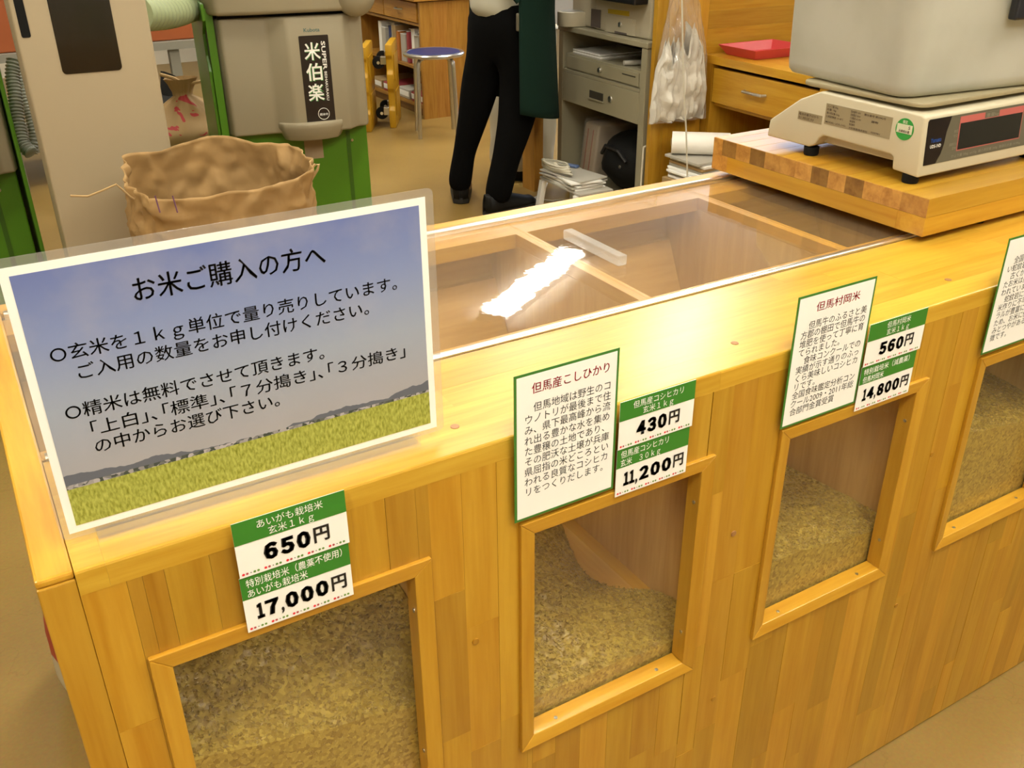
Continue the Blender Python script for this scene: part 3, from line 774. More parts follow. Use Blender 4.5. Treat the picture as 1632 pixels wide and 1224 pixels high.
# labels on the side
plain('side_label', (.44, .37, .25), rough=.5); plain('ink_brown', (.09, .05, .035), rough=.6); plain('sticker_green', (.03, .36, .06), rough=.4); plain('sticker_white', (.60, .60, .45), rough=.5)
MB().box(XS - .0006, XS + .0004, .2535, .3730, .9060, .9358).build('rating_plate', 'side_label', scale)
MB().box(XS - .0006, XS + .0004, .3780, .4255, .9035, .9160).build('small_label', 'side_label', scale)
sd = lambda u, v: (XS - .0010, .3720 - u, v)
for u0, u1, v, s in [(.002, .022, .9310, 'ひょう量 30kg'), (.002, .019, .9265, '目量 10g'), (.002, .026, .9215, '最小測定量 0.2kg'), (.002, .034, .9165, '使用温度範囲 -10~40℃'), (.002, .040, .9085, 'MODEL UDS-1VD'),
                     (.046, .064, .9305, '型式番号 100V'), (.046, .064, .9260, '定格電圧 50/60'), (.046, .066, .9215, '使用電流 AC100V'), (.046, .056, .9170, '製造年'), (.046, .056, .9125, '製造番号'), (.046, .080, .9075, '大和製衡株式会社'),
                     (.070, .108, .9305, '届出番号 第2042号'), (.084, .096, .9230, '器物'), (.086, .102, .9085, '020981')]:
    Txt(s, scale, 'ink_brown', sd, u0, v, 0, .0035, x1=u1, bold=.006)
Txt('電池式電子はかり', scale, 'ink_brown', lambda u, v: (XS - .0010, .4245 - u, v), .001, .9110, 0, .004, x1=.040, bold=.01)
Txt('使用区分', scale, 'ink_brown', lambda u, v: (XS - .0010, .4245 - u, v), .001, .9055, 0, .004, x1=.032, bold=.006)
st = MB(); st.lathe([(.0148, -.0006), (.0148, .0004)], (XS, .2315, .9240), 28, 'x'); st.build('inspection_sticker', 'sticker_green', scale)
MB().box(XS - .0009, XS - .0006, .2190, .2440, .9185, .9305).build('sticker_band', 'sticker_white', scale)
g = lambda u, v: (XS - .0013, .2440 - u, v)
Txt('検定', scale, 'sticker_white', g, .0085, .9320, 0, .0050, x1=.0165, bold=.01)
Txt('5', scale, 'ink_black', g, .0190, .9250, 0, .0060, x1=.0218, bold=.01)
Txt('兵庫県計量', scale, 'ink_brown', g, .0040, .9197, 0, .0042, x1=.0215, bold=.01)
# weighing pan and the tub standing on it (turned a little on the pan)
MB().prism([(p[0], p[1]) for p in rrect(XS + .030, XS1 - .020, .2390, .4200, .02)], 'z', .9475, .9528).build('pan_support', 'scale_pan', scale)
MB().prism([(p[0], p[1]) for p in rrect(XS + .006, XS1 - .001, .2140, .4380, .022)], 'z', .9528, .9598).build('weighing_pan', 'scale_pan', scale, bevel=.0025, seg=2, smooth=True)
def tub_mat():
    m, t, b = nt('frosted_tub')
    b.inputs['Base Color'].default_value = (.80, .77, .66, 1); b.inputs['Roughness'].default_value = .42
    b.inputs['Subsurface Weight'].default_value = 0.0
    tc = N(t, 'ShaderNodeTexCoord'); n = N(t, 'ShaderNodeTexNoise'); n.inputs['Scale'].default_value = 9; n.inputs['Detail'].default_value = 5
    t.links.new(tc.outputs['Object'], n.inputs['Vector'])
    cr = N(t, 'ShaderNodeValToRGB'); cr.color_ramp.elements[0].color = (.48, .47, .40, 1); cr.color_ramp.elements[1].color = (.60, .595, .53, 1)
    cr.color_ramp.elements[0].position = .3; cr.color_ramp.elements[1].position = .65
    t.links.new(n.outputs['Fac'], cr.inputs[0]); t.links.new(cr.outputs[0], b.inputs['Base Color'])
    b.inputs['Transmission Weight'].default_value = 0.0
    tl = N(t, 'ShaderNodeBsdfTranslucent'); tl.inputs[0].default_value = (.62, .60, .50, 1)
    mx = N(t, 'ShaderNodeMixShader'); mx.inputs[0].default_value = .35
    t.links.new(b.outputs[0], mx.inputs[1]); t.links.new(tl.outputs[0], mx.inputs[2]); t.links.new(mx.outputs[0], t.nodes['Material Output'].inputs[0])
tub_mat()
TZ = .9602
tub = thing('plastic_tub', 'frosted pale plastic tub with dark grip standing on the scale pan', 'tub', (1.3090, .2440, TZ), math.radians(-7))
def tub_shell(w_, d_, h_, r, t_, flare):
    mb = MB(True)
    def ring(ins, z, rr):
        f = flare * z / h_
        return [(p[0], p[1], z) for p in rrect(-f + ins, w_ + f - ins, -f + ins, d_ + f - ins, max(rr - ins, .004), 6)]
    rings = [ring(.016, 0, r), ring(.006, .002, r), ring(.001, .008, r), ring(0, .018, r), ring(0, h_, r), ring(-.008, h_, r), ring(-.008, h_ + .006, r), ring(t_, h_ + .006, r), ring(t_, .02, r), ring(t_ + .008, t_, r)]
    n = len(rings[0]); vs = [p for q in rings for p in q]; fs = []
    for i in range(len(rings) - 1):
        for j in range(n): fs.append((i * n + j, i * n + (j + 1) % n, (i + 1) * n + (j + 1) % n, (i + 1) * n + j))
    fs.append(tuple(range(n))[::-1]); fs.append(tuple(range((len(rings) - 1) * n, len(rings) * n)))
    return mb.add(vs, fs)
tub_shell(.36, .262, .20, .03, .004, .004).build('tub_body', 'frosted_tub', tub, smooth=True, angle=60)
plain('navy_plastic', (.02, .022, .035), rough=.35)
gb_ = MB(True).box(.158, .33, -.020, -.006, .096, .190)
gb_.build('grip', 'navy_plastic', tub, bevel=.003)
flush_text()

# ================================================================== things behind the counter
plain('shell_grey', (.47, .42, .32), rough=.5)
plain('lid_grey', (.50, .45, .34), rough=.45)
plain('machine_green', (.10, .30, .015), rough=.38)
plain('machine_green_dark', (.05, .16, .012), rough=.4)
plain('label_black', (.022, .016, .016), rough=.35)
plain('cabinet_white', (.60, .50, .36), rough=.55)
plain('smoked_window', (.018, .014, .010), rough=.15)
plain('hose_pale', (.46, .56, .36), rough=.4)
plain('hose_grey', (.30, .32, .29), rough=.35)
plain('tag_tan', (.46, .35, .24), rough=.7)
plain('ink_teal', (.05, .20, .22), rough=.5)
plain('ink_lime', (.10, .45, .12), rough=.5)
plain('kraft', (.50, .31, .125), rough=.75, bump=.5, bscale=9, vary=.14, vscale=10)
plain('kraft_light', (.62, .42, .20), rough=.75)
plain('ink_purple', (.20, .07, .17), rough=.7)
plain('red_print', (.50, .03, .035), rough=.6)
def corrugated(name, path, r, mat, parent, pitch=.011, depth=.12, n=16):
    pts = [np.array(p, float) for p in path]
    # resample a Catmull-Rom curve
    P = []
    for i in range(len(pts) - 1):
        p0, p1, p2, p3 = pts[max(i - 1, 0)], pts[i], pts[i + 1], pts[min(i + 2, len(pts) - 1)]
        for k in range(40):
            t = k / 40; P.append(.5 * (2 * p1 + (p2 - p0) * t + (2 * p0 - 5 * p1 + 4 * p2 - p3) * t * t + (3 * p1 - p0 - 3 * p2 + p3) * t ** 3))
    P.append(pts[-1]); P = np.array(P)
    s = np.concatenate([[0], np.cumsum(np.linalg.norm(np.diff(P, axis=0), axis=1))])
    m = int(s[-1] / pitch * 7); q = np.linspace(0, s[-1], m)
    R_ = np.stack([np.interp(q, s, P[:, i]) for i in range(3)], 1)
    rad = [r * (1 - depth * (0.5 - .5 * math.cos(2 * math.pi * x / pitch))) for x in q]
    return MB(parent is not None and False).tube(list(R_), rad, n).build(name, mat, parent, smooth=True, angle=80)

def make_machine(loc, rz, label):
    r = thing('rice_polisher', label, 'rice polisher', loc, rz, 'rice polishing machines')
    L = lambda: MB(True)
    plan = [(-.214, .03), (-.200, .0), (-.075, -.004), (-.022, -.036), (.142, -.036), (.172, -.004), (.205, .004), (.212, .03), (.212, .42), (-.214, .42)]
    L().prism(plan, 'z', .572, .902).build('front_shell', 'shell_grey', r, bevel=.008, seg=3, smooth=True, angle=50)
    chin = [(-.075, .0), (-.06, -.030), (-.02, -.055), (.03, -.064), (.08, -.058), (.115, -.040), (.135, .0)]
    mb = L()
    n = len(chin)
    mb.add([(x, y, .606) for x, y in chin] + [(x, y, .590) for x, y in chin] + [(.03 + (x - .03) * .82, y * .72, .552) for x, y in chin],
           [tuple(range(n))] + [(i, i + 1, n + i + 1, n + i) for i in range(n - 1)] + [(n + i, n + i + 1, 2 * n + i + 1, 2 * n + i) for i in range(n - 1)] + [tuple(range(2 * n, 3 * n))[::-1], (0, n, 2 * n, 3 * n - 1, 2 * n - 1, n - 1)])
    mb.build('spout_chin', 'shell_grey', r, bevel=.004, smooth=True, angle=45)
    lid = [(-.236, .02), (-.21, -.030), (-.10, -.044), (.12, -.048), (.20, -.036), (.236, .0), (.236, .43), (-.236, .43)]
    L().prism(lid, 'z', .912, 1.16).build('hopper_lid', 'lid_grey', r, bevel=.012, seg=3, smooth=True, angle=50)
    L().ball((.186, -.028, .955), .060, .045, .062, 20, 12).build('lid_knob', 'lid_grey', r, smooth=True)
    L().box(-.205, .205, .004, .40, .9005, .9135).build('lid_seam', 'black_rubber', r)
    # green stand
    L().box(-.2135, .205, .035, .42, .0, .5715).build('base_cabinet', 'machine_green', r, bevel=.004)
    L().box(.138, .150, .0335, .0352, .02, .555).build('door_groove', 'machine_green_dark', r)
    L().prism([(.02, .0), (.42, .0), (.42, .945), (-.01, .945), (-.01, .90), (.05, .86), (.05, .80), (.02, .76)], 'x', -.246, -.2365).build('side_panel', 'machine_green', r, bevel=.002)
    L().box(-.2360, -.2150, .012, .030, .56, .93).build('side_flange', 'machine_green', r)
    L().lathe([(.004, .030), (.0055, .0335), (.004, .0352)], (.155, 0, .525), 10, 'y').build('bolt', 'steel', r)
    L().box(.005, .062, .0338, .0349, .478, .552).build('paper_tag', 'tag_tan', r)
    # label
    L().prism(rrect(.010, .096, .596, .850, .003), 'y', -.0368, -.0361).build('name_plate', 'label_black', r)
    return r
mrz = math.radians(-9)
mach = make_machine((1.11, 2.2, 0), mrz, 'grey and green rice polisher carrying a black name plate beside the stool')
mxd = np.array([math.cos(mrz), math.sin(mrz), 0]); myd = np.array([-math.sin(mrz), math.cos(mrz), 0]); mQ = np.array([1.11, 2.2, 0])
def mf(off): return lambda u, v: mQ + mxd * u + myd * (-.0361 - off) + np.array([0, 0, v])
Txt('Kubota', mach, 'ink_teal', mf(.0005), .027, .860, 0, .015, x1=.073, bold=.006)
for ch, z in (('米', .787), ('伯', .729), ('楽', .671)):
    Txt(ch, mach, 'ink_lime', mf(.0009), .0235, z - .0015, 0, .052, x1=.0705, bold=.022)
    Txt(ch, mach, 'ink_white', mf(.0013), .0220, z, 0, .052, x1=.0690, bold=.014)
def vert(u0, v0): return lambda u, v: mQ + mxd * (u0 + v) + myd * (-.0361 - .0010) + np.array([0, 0, v0 - u])
Txt('SUPER', mach, 'ink_white', vert(.0735, .833), 0, 0, 0, .0165, x1=.080, bold=.02)
Txt('BEIHAKURAKU', mach, 'ink_white', vert(.0755, .748), 0, 0, 0, .0105, x1=.083, bold=.01)
ring = MB(True)
ring.tube([(.062 + .0165 * math.cos(a), -.0372, .627 + .0165 * math.sin(a)) for a in np.arange(28) * 2 * math.pi / 28], .0008, 5, closed=True)
ring.build('label_ring', 'ink_white', mach)
Txt('精米中', mach, 'ink_white', mf(.0011), .0500, .6220, 0, .0085, x1=.0745, bold=.004)
flush_text()
# second machine at the left edge
m2 = copy_tree(mach)
p_ = on(30, 272, 'z', .572); a2 = math.radians(0)
m2.rotation_euler = (0, 0, a2)
m2.location = (p_[0] - .212 * math.cos(a2) + .02 * math.sin(a2), p_[1] - .212 * math.sin(a2) - .02 * math.cos(a2), 0)
FR[m2.name] = (np.array(m2.location), a2)
MB(True).prism([(.01, .0), (.42, .0), (.42, .945), (-.01, .945)], 'x', .216, .2255).build('side_panel', 'machine_green', m2, bevel=.002)
tag(m2, 'grey and green rice polisher with a grey hose standing left of the tall cabinet')
# tall white cabinet with smoked window
crz = math.radians(-2.5); cq = atd(105, 390, 2.21); cq[2] = 0
cab = thing('dust_cabinet', 'tall cream steel cabinet with a smoked window beside the rice polisher', 'cabinet', cq, crz)
L = lambda: MB(True)
cX, cN = np.array([math.cos(crz), math.sin(crz), 0]), np.array([-math.sin(crz), math.cos(crz), 0])
def cabu(px, py): p = onp(px, py, cq, cN); return float((p - cq) @ cX), float(p[2])
cW = cabu(232, 0)[0]
L().box(0, cW, 0, .30, .02, 1.45).build('body', 'cabinet_white', cab, bevel=.006, seg=3, smooth=True)
L().box(.02, cW - .02, .02, .28, 0, .02).build('plinth', 'black_rubber', cab)
L().prism(rrect(cabu(101, 121)[0], cabu(195, 109)[0], cabu(148, 115)[1], 1.25, .009), 'y', -.0012, .0005).build('smoked_window', 'smoked_window', cab)
L().prism(rrect(cabu(35, 61)[0], cabu(50, 60)[0], cabu(42, 60)[1], 1.25, .004), 'y', -.0012, .0005).build('slot', 'black_rubber', cab)
# pale hose from cabinet to machine
def cabp(u, v, z): return cq + np.array([math.cos(crz) * u - math.sin(crz) * v, math.sin(crz) * u + math.cos(crz) * v, z])
def machp(u, v, z): return mQ + mxd * u + myd * v + np.array([0, 0, z])
ha, hb = cabp(cW + .001, .20, .962), machp(-.2475, .17, .925)
hose = corrugated('corrugated_hose', [ha, ha * .5 + hb * .5 + np.array([0, 0, -.008]), hb], .042, 'hose_pale', None, pitch=.034, depth=.20)
tag(hose, 'pale green corrugated hose joining the tall cabinet to the rice polisher', 'hose')
# grey hose behind the left machine
d_ = 2.75
gp_ = [atd(x, y, d_) for x, y in ((22, 96), (20, 120), (24, 150), (28, 190), (36, 228), (50, 244))] 
gh = corrugated('corrugated_hose', gp_, .021, 'hose_grey', None, pitch=.010, depth=.22)
tag(gh, 'grey ribbed hose hanging in a loop left of the tall cabinet', 'hose')
gp2 = [atd(x, y, d_ + .1) for x, y in ((30, 110), (38, 150), (46, 180), (54, 215), (52, 244))]
gh2 = corrugated('corrugated_hose', gp2, .015, 'hose_grey', None, pitch=.010, depth=.22)
tag(gh2, 'thin grey ribbed hose leaning against the tall cabinet side', 'hose')

# ------------------------------------------------------------------ open kraft rice bag
bag = thing('kraft_rice_bag', 'open crumpled brown kraft paper rice bag standing behind the blue sky notice', 'paper bag', (.68, 1.485, 0))
def bagfn(outer):
    def f(u, v):
        a = 2 * math.pi * u
        ca, sa = math.cos(a), math.sin(a)
        e = 2.6
        rr = (abs(ca) ** e + abs(sa) ** e) ** (-1 / e)
        bx, by = .202 * ca * rr, .118 * sa * rr
        taper = .86 + .14 * min(1, v / .8)
        rim = .680 - .026 * max(0, -sa) + .008 * noise.noise(Vector((ca * 4, sa * 4, 3.3))) + .036 * max(0, sa) + .010 * math.sin(5 * a + 1) * max(0, sa) - .012 * max(0, sa) * ca
        z = v * rim
        w_ = noise.noise(Vector((ca * 2.3, sa * 2.3, v * 5))) * .022
        q1 = abs(noise.noise(Vector((ca * 3.1 + 9, sa * 3.1, v * 8)))); q2 = abs(noise.noise(Vector((ca * 6.5, sa * 6.5 + 4, v * 17))))
        w_ += (.25 - q1) * .015 + (.2 - q2) * .012 + (.2 - abs(noise.noise(Vector((ca * 13, sa * 13 + 4, v * 30))))) * .006
        w_ -= .012 * math.exp(-((v - .80) / .03) ** 2) * max(0, -sa)
        k = taper * (1 + w_ / .16)
        yaw = .09
        x_, y_ = bx * k, by * k * (1 if outer else 1)
        return (.68 + x_ * math.cos(yaw) - y_ * math.sin(yaw), 1.485 + x_ * math.sin(yaw) + y_ * math.cos(yaw), .002 + z)
    return f
mb = MB().grid(bagfn(True), 150, 100, cu=True)
mb.f.append(tuple(range(150))[::-1])
o = mb.build('bag_wall', 'kraft', bag, smooth=True, angle=60, solid=.0015)
def bagpt(px, py):                       # where a view ray meets the bag's near side
    return on(px, py, 'y', 1.365)
for px in (247, 275):
    a_, b2 = on(px, 312, 'y', 1.352), on(px + 8, 339, 'y', 1.345)
    MB().tube([a_ + (a_ - CP) * -.012, b2 + (b2 - CP) * -.012], .0016, 5).build('printed_line', 'ink_purple', bag)
s0 = on(212, 304, 'y', 1.44)
def strp(pts, d): return [s0 + (on(x, y, 'y', 1.44) - s0) for x, y in pts]
MB().tube(strp([(112, 312), (140, 313), (165, 303), (185, 294), (196, 303), (208, 314), (222, 322)], 0), .0022, 6).build('tie_string', 'kraft_light', bag, smooth=True)
MB().tube([on(x, y, 'y', 1.44) for x, y in [(482, 300), (492, 275), (502, 262), (508, 262), (506, 270), (497, 285), (486, 304)]], .0035, 6).build('tie_string', 'kraft_light', bag, smooth=True)

# tied bag with red print behind
rb_c = atd(298, 190, 3.38)
rbag = thing('tied_paper_bag', 'tied brown paper bag with red print behind the tall cabinet', 'paper bag', (rb_c[0], rb_c[1], 0))
def red_bag_mat():
    m, t, b = nt('kraft_red')
    tc = N(t, 'ShaderNodeTexCoord'); n = N(t, 'ShaderNodeTexNoise'); n.inputs['Scale'].default_value = 11; n.inputs['Distortion'].default_value = 1.5
    t.links.new(tc.outputs['Object'], n.inputs['Vector'])
    cr = N(t, 'ShaderNodeValToRGB'); cr.color_ramp.interpolation = 'CONSTANT'
    cr.color_ramp.elements[0].color = (.30, .185, .065, 1); cr.color_ramp.elements[1].position = .60; cr.color_ramp.elements[1].color = (.34, .02, .02, 1)
    t.links.new(n.outputs['Fac'], cr.inputs[0]); t.links.new(cr.outputs[0], b.inputs['Base Color']); b.inputs['Roughness'].default_value = .7
red_bag_mat()
def rbf(u, v):
    a = 2 * math.pi * u; ca, sa = math.cos(a), math.sin(a)
    z = v * .64
    r_ = .185 if v < .72 else max(.028, .185 * (1 - ((v - .72) / .22)) ) if v < .93 else .03 + .3 * (v - .93)
    r_ *= 1 + .16 * noise.noise(Vector((ca * 2.4, sa * 2.4, v * 7))) + .10 * noise.noise(Vector((ca * 6, sa * 6, v * 14)))
    return (rb_c[0] + r_ * 1.1 * ca, rb_c[1] + r_ * .8 * sa, .002 + z)
mb = MB().grid(rbf, 56, 44, cu=True); mb.f.append(tuple(range(56))[::-1]); mb.build('bag_wall', 'kraft_red', rbag, smooth=True, angle=60)
MB().tube([rb_c + np.array([dx, -.02, .628 - rb_c[2] + dz]) for dx, dz in ((-.07, .035), (-.03, .02), (0, 0), (.03, -.005), (.075, .0))], .006, 6).build('tie_string', 'kraft_light', rbag)

# steel table with orange crate seen in the gap
plain('table_grey', (.36, .36, .34), rough=.5); plain('crate_orange', (.48, .12, .03), rough=.5); plain('dark_cloth', (.012, .012, .013), rough=.9)
wt = thing('work_table', 'grey steel table with a thin top standing behind the tied paper bag', 'table', (1.15, 4.55, 0))
MB().box(.35, 2.0, 4.2, 4.9, .565, .60).build('table_top', 'table_grey', wt)
for x, y in ((.40, 4.22), (1.17, 4.22), (1.40, 4.22), (1.95, 4.22), (.40, 4.85), (1.95, 4.85)):
    MB().box(x, x + .045, y, y + .045, 0, .565).build('leg', 'table_grey', wt)
MB().box(.40, 1.95, 4.24, 4.86, .16, .185).build('lower_shelf', 'table_grey', wt)
cr_ = thing('orange_crate', 'orange plastic crate on the steel table', 'crate', (1.15, 4.4, .60))
MB().box(.9, 1.42, 4.24, 4.6, .601, .80).build('crate_wall', 'crate_orange', cr_, bevel=.006); MB().box(.89, 1.43, 4.23, 4.61, .80, .815).build('crate_rim', 'crate_orange', cr_)
cr2 = thing('orange_crate', 'orange plastic crate standing behind the left rice polisher', 'crate', (.35, 4.4, .60))
MB().box(.37, .62, 4.24, 4.6, .601, .86).build('crate_wall', 'crate_orange', cr2, bevel=.006); MB().box(.36, .63, 4.23, 4.61, .86, .875).build('crate_rim', 'crate_orange', cr2)
dk = thing('black_sack', 'black crumpled sack on the floor behind the tall cabinet', 'sack', (1.02, 3.55, 0))
MB().ball((1.02, 3.55, .24), .2, .18, .24, 24, 16, fn=lambda d: 1 + .12 * noise.noise(Vector(d * 2.5))).build('sack_body', 'dark_cloth', dk, smooth=True)
MB().tube([(1.02, 3.55, .44), (1.0, 3.54, .50), (1.03, 3.55, .55)], [.06, .03, .05], 10).build('sack_neck', 'dark_cloth', dk, smooth=True)

# ------------------------------------------------------------------ yellow dollies
plain('dolly_yellow', (.72, .40, .012), rough=.42)
def make_dolly(loc, rz, label):
    r = thing('flat_dolly', label, 'dolly', loc, rz, 'yellow dollies')
    # stands on its end: local x = thickness, y = width, z = length
    rim = [(-.15, 0), (.15, 0), (.15, .1), (.135, .12), (.135, .20), (.15, .22), (.15, .30), (.135, .32), (.135, .38), (.15, .40), (.15, .46), (-.15, .46), (-.15, .40), (-.135, .38), (-.135, .32), (-.15, .30), (-.15, .22), (-.135, .20), (-.135, .12), (-.15, .1)]
    MB(True).prism(rim, 'x', -.016, .022).build('deck', 'dolly_yellow', r, bevel=.006, seg=2, smooth=True, angle=40)
    for z0, z1 in ((.06, .20), (.26, .40)):
        MB(True).box(.0225, .027, -.1, .1, z0, z1).build('deck_rib', 'dolly_yellow', r, bevel=.002)
    for yy in (-.10, .10):
        for z_ in (.09, .37):
            fk = MB(True).box(-.050, -.0165, yy - .018, yy + .018, z_ - .022, z_ + .022).build('caster_fork', 'steel', r, bevel=.003)
            MB(True).lathe([(.012, -.014), (.034, -.012), (.036, 0), (.034, .012), (.012, .014)], (-.062, yy, z_ - .012), 20, 'y').build('caster_wheel', 'black_rubber', r, smooth=True)
            MB(True).lathe([(.009, -.017), (.009, .017)], (-.062, yy, z_ - .012), 10, 'y').build('axle', 'aluminium', r)
    return r
dl = make_dolly((2.475, 4.62, 0), math.radians(-30), 'yellow plastic dolly on end leaning nearest the wooden desk')
d2 = copy_tree(dl); d2.location = (2.312, 4.60, 0); tag(d2, 'yellow plastic dolly on end next to the rice polisher')

# ------------------------------------------------------------------ stool
plain('seat_blue', (.012, .03, .20), rough=.4)
scx, scy = on(691, 83, 'z', .44)[:2]
stool = thing('round_stool', 'round stool with blue seat and four bent steel legs', 'stool', (scx, scy, 0))
MB().lathe([(.148, .428), (.150, .437), (.140, .445), (.001, .446)], (scx, scy, 0), 40).build('seat', 'seat_blue', stool, smooth=True)
MB().tube([(scx + .156 * math.cos(a), scy + .156 * math.sin(a), .434) for a in np.arange(40) * 2 * math.pi / 40], .0115, 10, closed=True).build('seat_rim', 'steel', stool, smooth=True)
for i in range(4):
    a = math.radians(24 + 90 * i); ca, sa = math.cos(a), math.sin(a)
    MB().tube([(scx + .095 * ca, scy + .095 * sa, .418), (scx + .118 * ca, scy + .118 * sa, .412), (scx + .130 * ca, scy + .130 * sa, .395), (scx + .134 * ca, scy + .134 * sa, .37), (scx + .148 * ca, scy + .148 * sa, .0)], .0115, 10).build('leg', 'steel', stool, smooth=True)

# ------------------------------------------------------------------ wooden desk unit with books (behind the stool)
plain('paper_grey', (.55, .52, .47), rough=.7); plain('book_blue', (.05, .08, .32), rough=.5); plain('book_red', (.50, .07, .10), rough=.5); plain('book_orange', (.70, .24, .04), rough=.5); plain('cardboard', (.52, .36, .18), rough=.8)
unit = thing('desk_unit', 'orange wood desk unit with a drawer over book shelves behind the stool', 'desk', (2.66, 4.60, 0))
def panel_planks(parent, name, x0, x1, y0, y1, z0, z1, along, mat, wdt, cuts=2, a=.85, b=1.1):
    """board made of glued staves; along = grain axis; split across the widest other axis"""
    dims = {'x': (x0, x1), 'y': (y0, y1), 'z': (z0, z1)}
    oth = [q for q in 'xyz' if q != along]; ac = max(oth, key=lambda q: dims[q][1] - dims[q][0])
    p, q = dims[ac]; n = max(1, round((q - p) / wdt)); st_ = (q - p) / n
    for i in range(n):
        l0, l1 = dims[along]; cs = sorted([l0] + [rng.uniform(l0 + .12 * (l1 - l0), l1 - .12 * (l1 - l0)) for _ in range(rng.randint(0, cuts))] + [l1])
        for c0, c1 in zip(cs[:-1], cs[1:]):
            if c1 - c0 < .01: continue
            d = dict(dims); d[ac] = (p + st_ * i + .0001, p + st_ * (i + 1) - .0001); d[along] = (c0 + .0001, c1 - .0001)
            MB().box(*d['x'], *d['y'], *d['z']).build(name, mat, parent, color=tint(a, b, .05))
panel_planks(unit, 'side_stave', 2.66, 3.35, 4.60, 4.622, 0, .655, 'z', 'desk_wood_z', .085, 0, .80, .95)
MB().box(2.62, 3.40, 4.58, 5.62, .66, .695).build('desk_top', 'desk_wood_y', unit, bevel=.003, color=(1.0, 1.0, 1.0))
MB().box(2.66, 3.35, 5.58, 5.60, 0, .655).build('side_panel', 'desk_wood_z', unit, color=(.9, .9, .9))
MB().box(3.33, 3.35, 4.623, 5.579, 0, .655).build('back_panel', 'desk_wood_z', unit, color=(.8, .8, .8))
MB().box(2.67, 3.32, 4.623, 5.579, .52, .535).build('drawer_shelf', 'desk_wood_y', unit, color=(.9, .9, .9))
MB().box(2.68, 3.32, 4.623, 5.579, .05, .07).build('bottom_shelf', 'desk_wood_y', unit, color=(.9, .9, .9))
MB().box(2.68, 3.32, 4.623, 5.579, .27, .285).build('middle_shelf', 'desk_wood_y', unit, color=(.9, .9, .9))
MB().box(2.70, 3.32, 4.63, 5.57, 0, .05).build('kick_board', 'desk_wood_y', unit, color=(.5, .45, .4))
for a_, b_ in ((4.65, 5.11), (5.12, 5.56)):
    dw = MB().box(2.662, 2.68, a_, b_, .54, .645).build('drawer', 'desk_wood_y', unit, bevel=.002, color=(1.15, 1.15, 1.1))
    MB().tube([(2.662, (a_ + b_) / 2 - .04, .60), (2.642, (a_ + b_) / 2 - .03, .60), (2.642, (a_ + b_) / 2 + .03, .60), (2.662, (a_ + b_) / 2 + .04, .60)], .005, 6).build('handle', 'steel', dw)
bk = [('paper_grey', .055, .21, 'white'), ('book_blue', .03, .19, 'dark blue'), ('paper_grey', .06, .17, 'white'), ('paper_white', .045, .20, 'white'), ('book_red', .03, .18, 'red'), ('paper_grey', .07, .16, 'white'), ('book_orange', .03, .17, 'orange'), ('cardboard', .05, .20, 'tan')]
y = 4.64
for i in range(12):
    mt, th, hh, cn = bk[i % len(bk)]
    o = thing('book', '%s file standing upright on the shelf of the desk unit' % cn, 'book', (2.70, y, .2852), group='files in the desk unit')
    MB().box(2.69 + rng.uniform(0, .03), 2.98, y, y + th, .2855, .2855 + hh).build('cover', mt, o, bevel=.002)
    MB().box(2.70, 2.975, y + .004, y + th - .004, .2855 + hh, .2855 + hh + .002).build('pages', 'paper_white', o)
    y += th + rng.uniform(.002, .02)
    if y > 5.45: break
y = 4.66
for i, (mt, cn) in enumerate((('book_red', 'red'), ('paper_grey', 'grey'), ('book_red', 'red'), ('cardboard', 'tan'))):
    o = thing('binder', '%s binder lying on the lowest shelf of the desk unit' % cn, 'binder', (2.70, y, .07), group='binders in the desk unit')
    MB().box(2.69, 2.97, y, y + .18, .0705, .125).build('cover', mt, o, bevel=.003); MB().box(2.688, 2.966, y + .006, y + .174, .085, .115).build('pages', 'paper_white', o)
    y += .21

# teal glazed case far behind
plain('teal_glass', (.16, .30, .26), rough=.12); plain('case_dark', (.03, .045, .04), rough=.4)
gc = thing('glass_case', 'teal glazed display case standing by the far wall', 'display case', (3.0, 6.6, 0))
MB().box(2.1, 4.4, 6.6, 7.1, .0, .25).build('case_base', 'case_dark', gc, bevel=.01); MB().box(2.1, 4.4, 6.6, 7.1, .2505, 1.5).build('case_glass', 'teal_glass', gc, bevel=.01)
MB().box(2.08, 4.42, 6.58, 7.12, 1.5, 1.55).build('case_top', 'case_dark', gc)

# ------------------------------------------------------------------ register cabinet (faces left along the counter)
plain('cabinet_grey', (.44, .41, .31), rough=.45); plain('cabinet_dark', (.05, .045, .035), rough=.7); plain('register_beige', (.55, .49, .37), rough=.45)
plain('register_dark', (.012, .012, .016), rough=.35); plain('register_yellow', (.62, .45, .02), rough=.5); plain('recess_mauve', (.15, .12, .12), rough=.6); plain('pale_scoop', (.40, .40, .38), rough=.3)
krz = math.radians(-2.6); kP = np.array([2.519, 2.905, 0])
kx = np.array([math.cos(krz), math.sin(krz), 0]); ky = np.array([-math.sin(krz), math.cos(krz), 0])
def kw(u, v, z): return kP + kx * u + ky * v + np.array([0, 0, z])
def kpx(px, py, u):                        # pixel -> (v, z) on the plane at depth u
    p = onp(px, py, kw(u, 0, 0), kx); return float((p - kP) @ ky), float(p[2])
rc = thing('register_cabinet', 'grey steel cabinet on casters with a key drawer under the cash register', 'cabinet', kP, krz)
L = lambda: MB(True)
A, B = -.610, .034          # right (near) and left (far) end
D = .44
L().box(0, D, B - .036, B, .060, .690).build('side_panel', 'cabinet_grey', rc, bevel=.003)
L().box(0, D, A, A + .036, .060, .690).build('side_panel', 'cabinet_grey', rc, bevel=.003)
L().box(-.004, D, A - .004, B + .004, .6905, .712).build('top_panel', 'cabinet_grey', rc, bevel=.003)
L().box(D - .012, D, A + .0365, B - .0365, .06, .690).build('back_panel', 'cabinet_grey', rc)
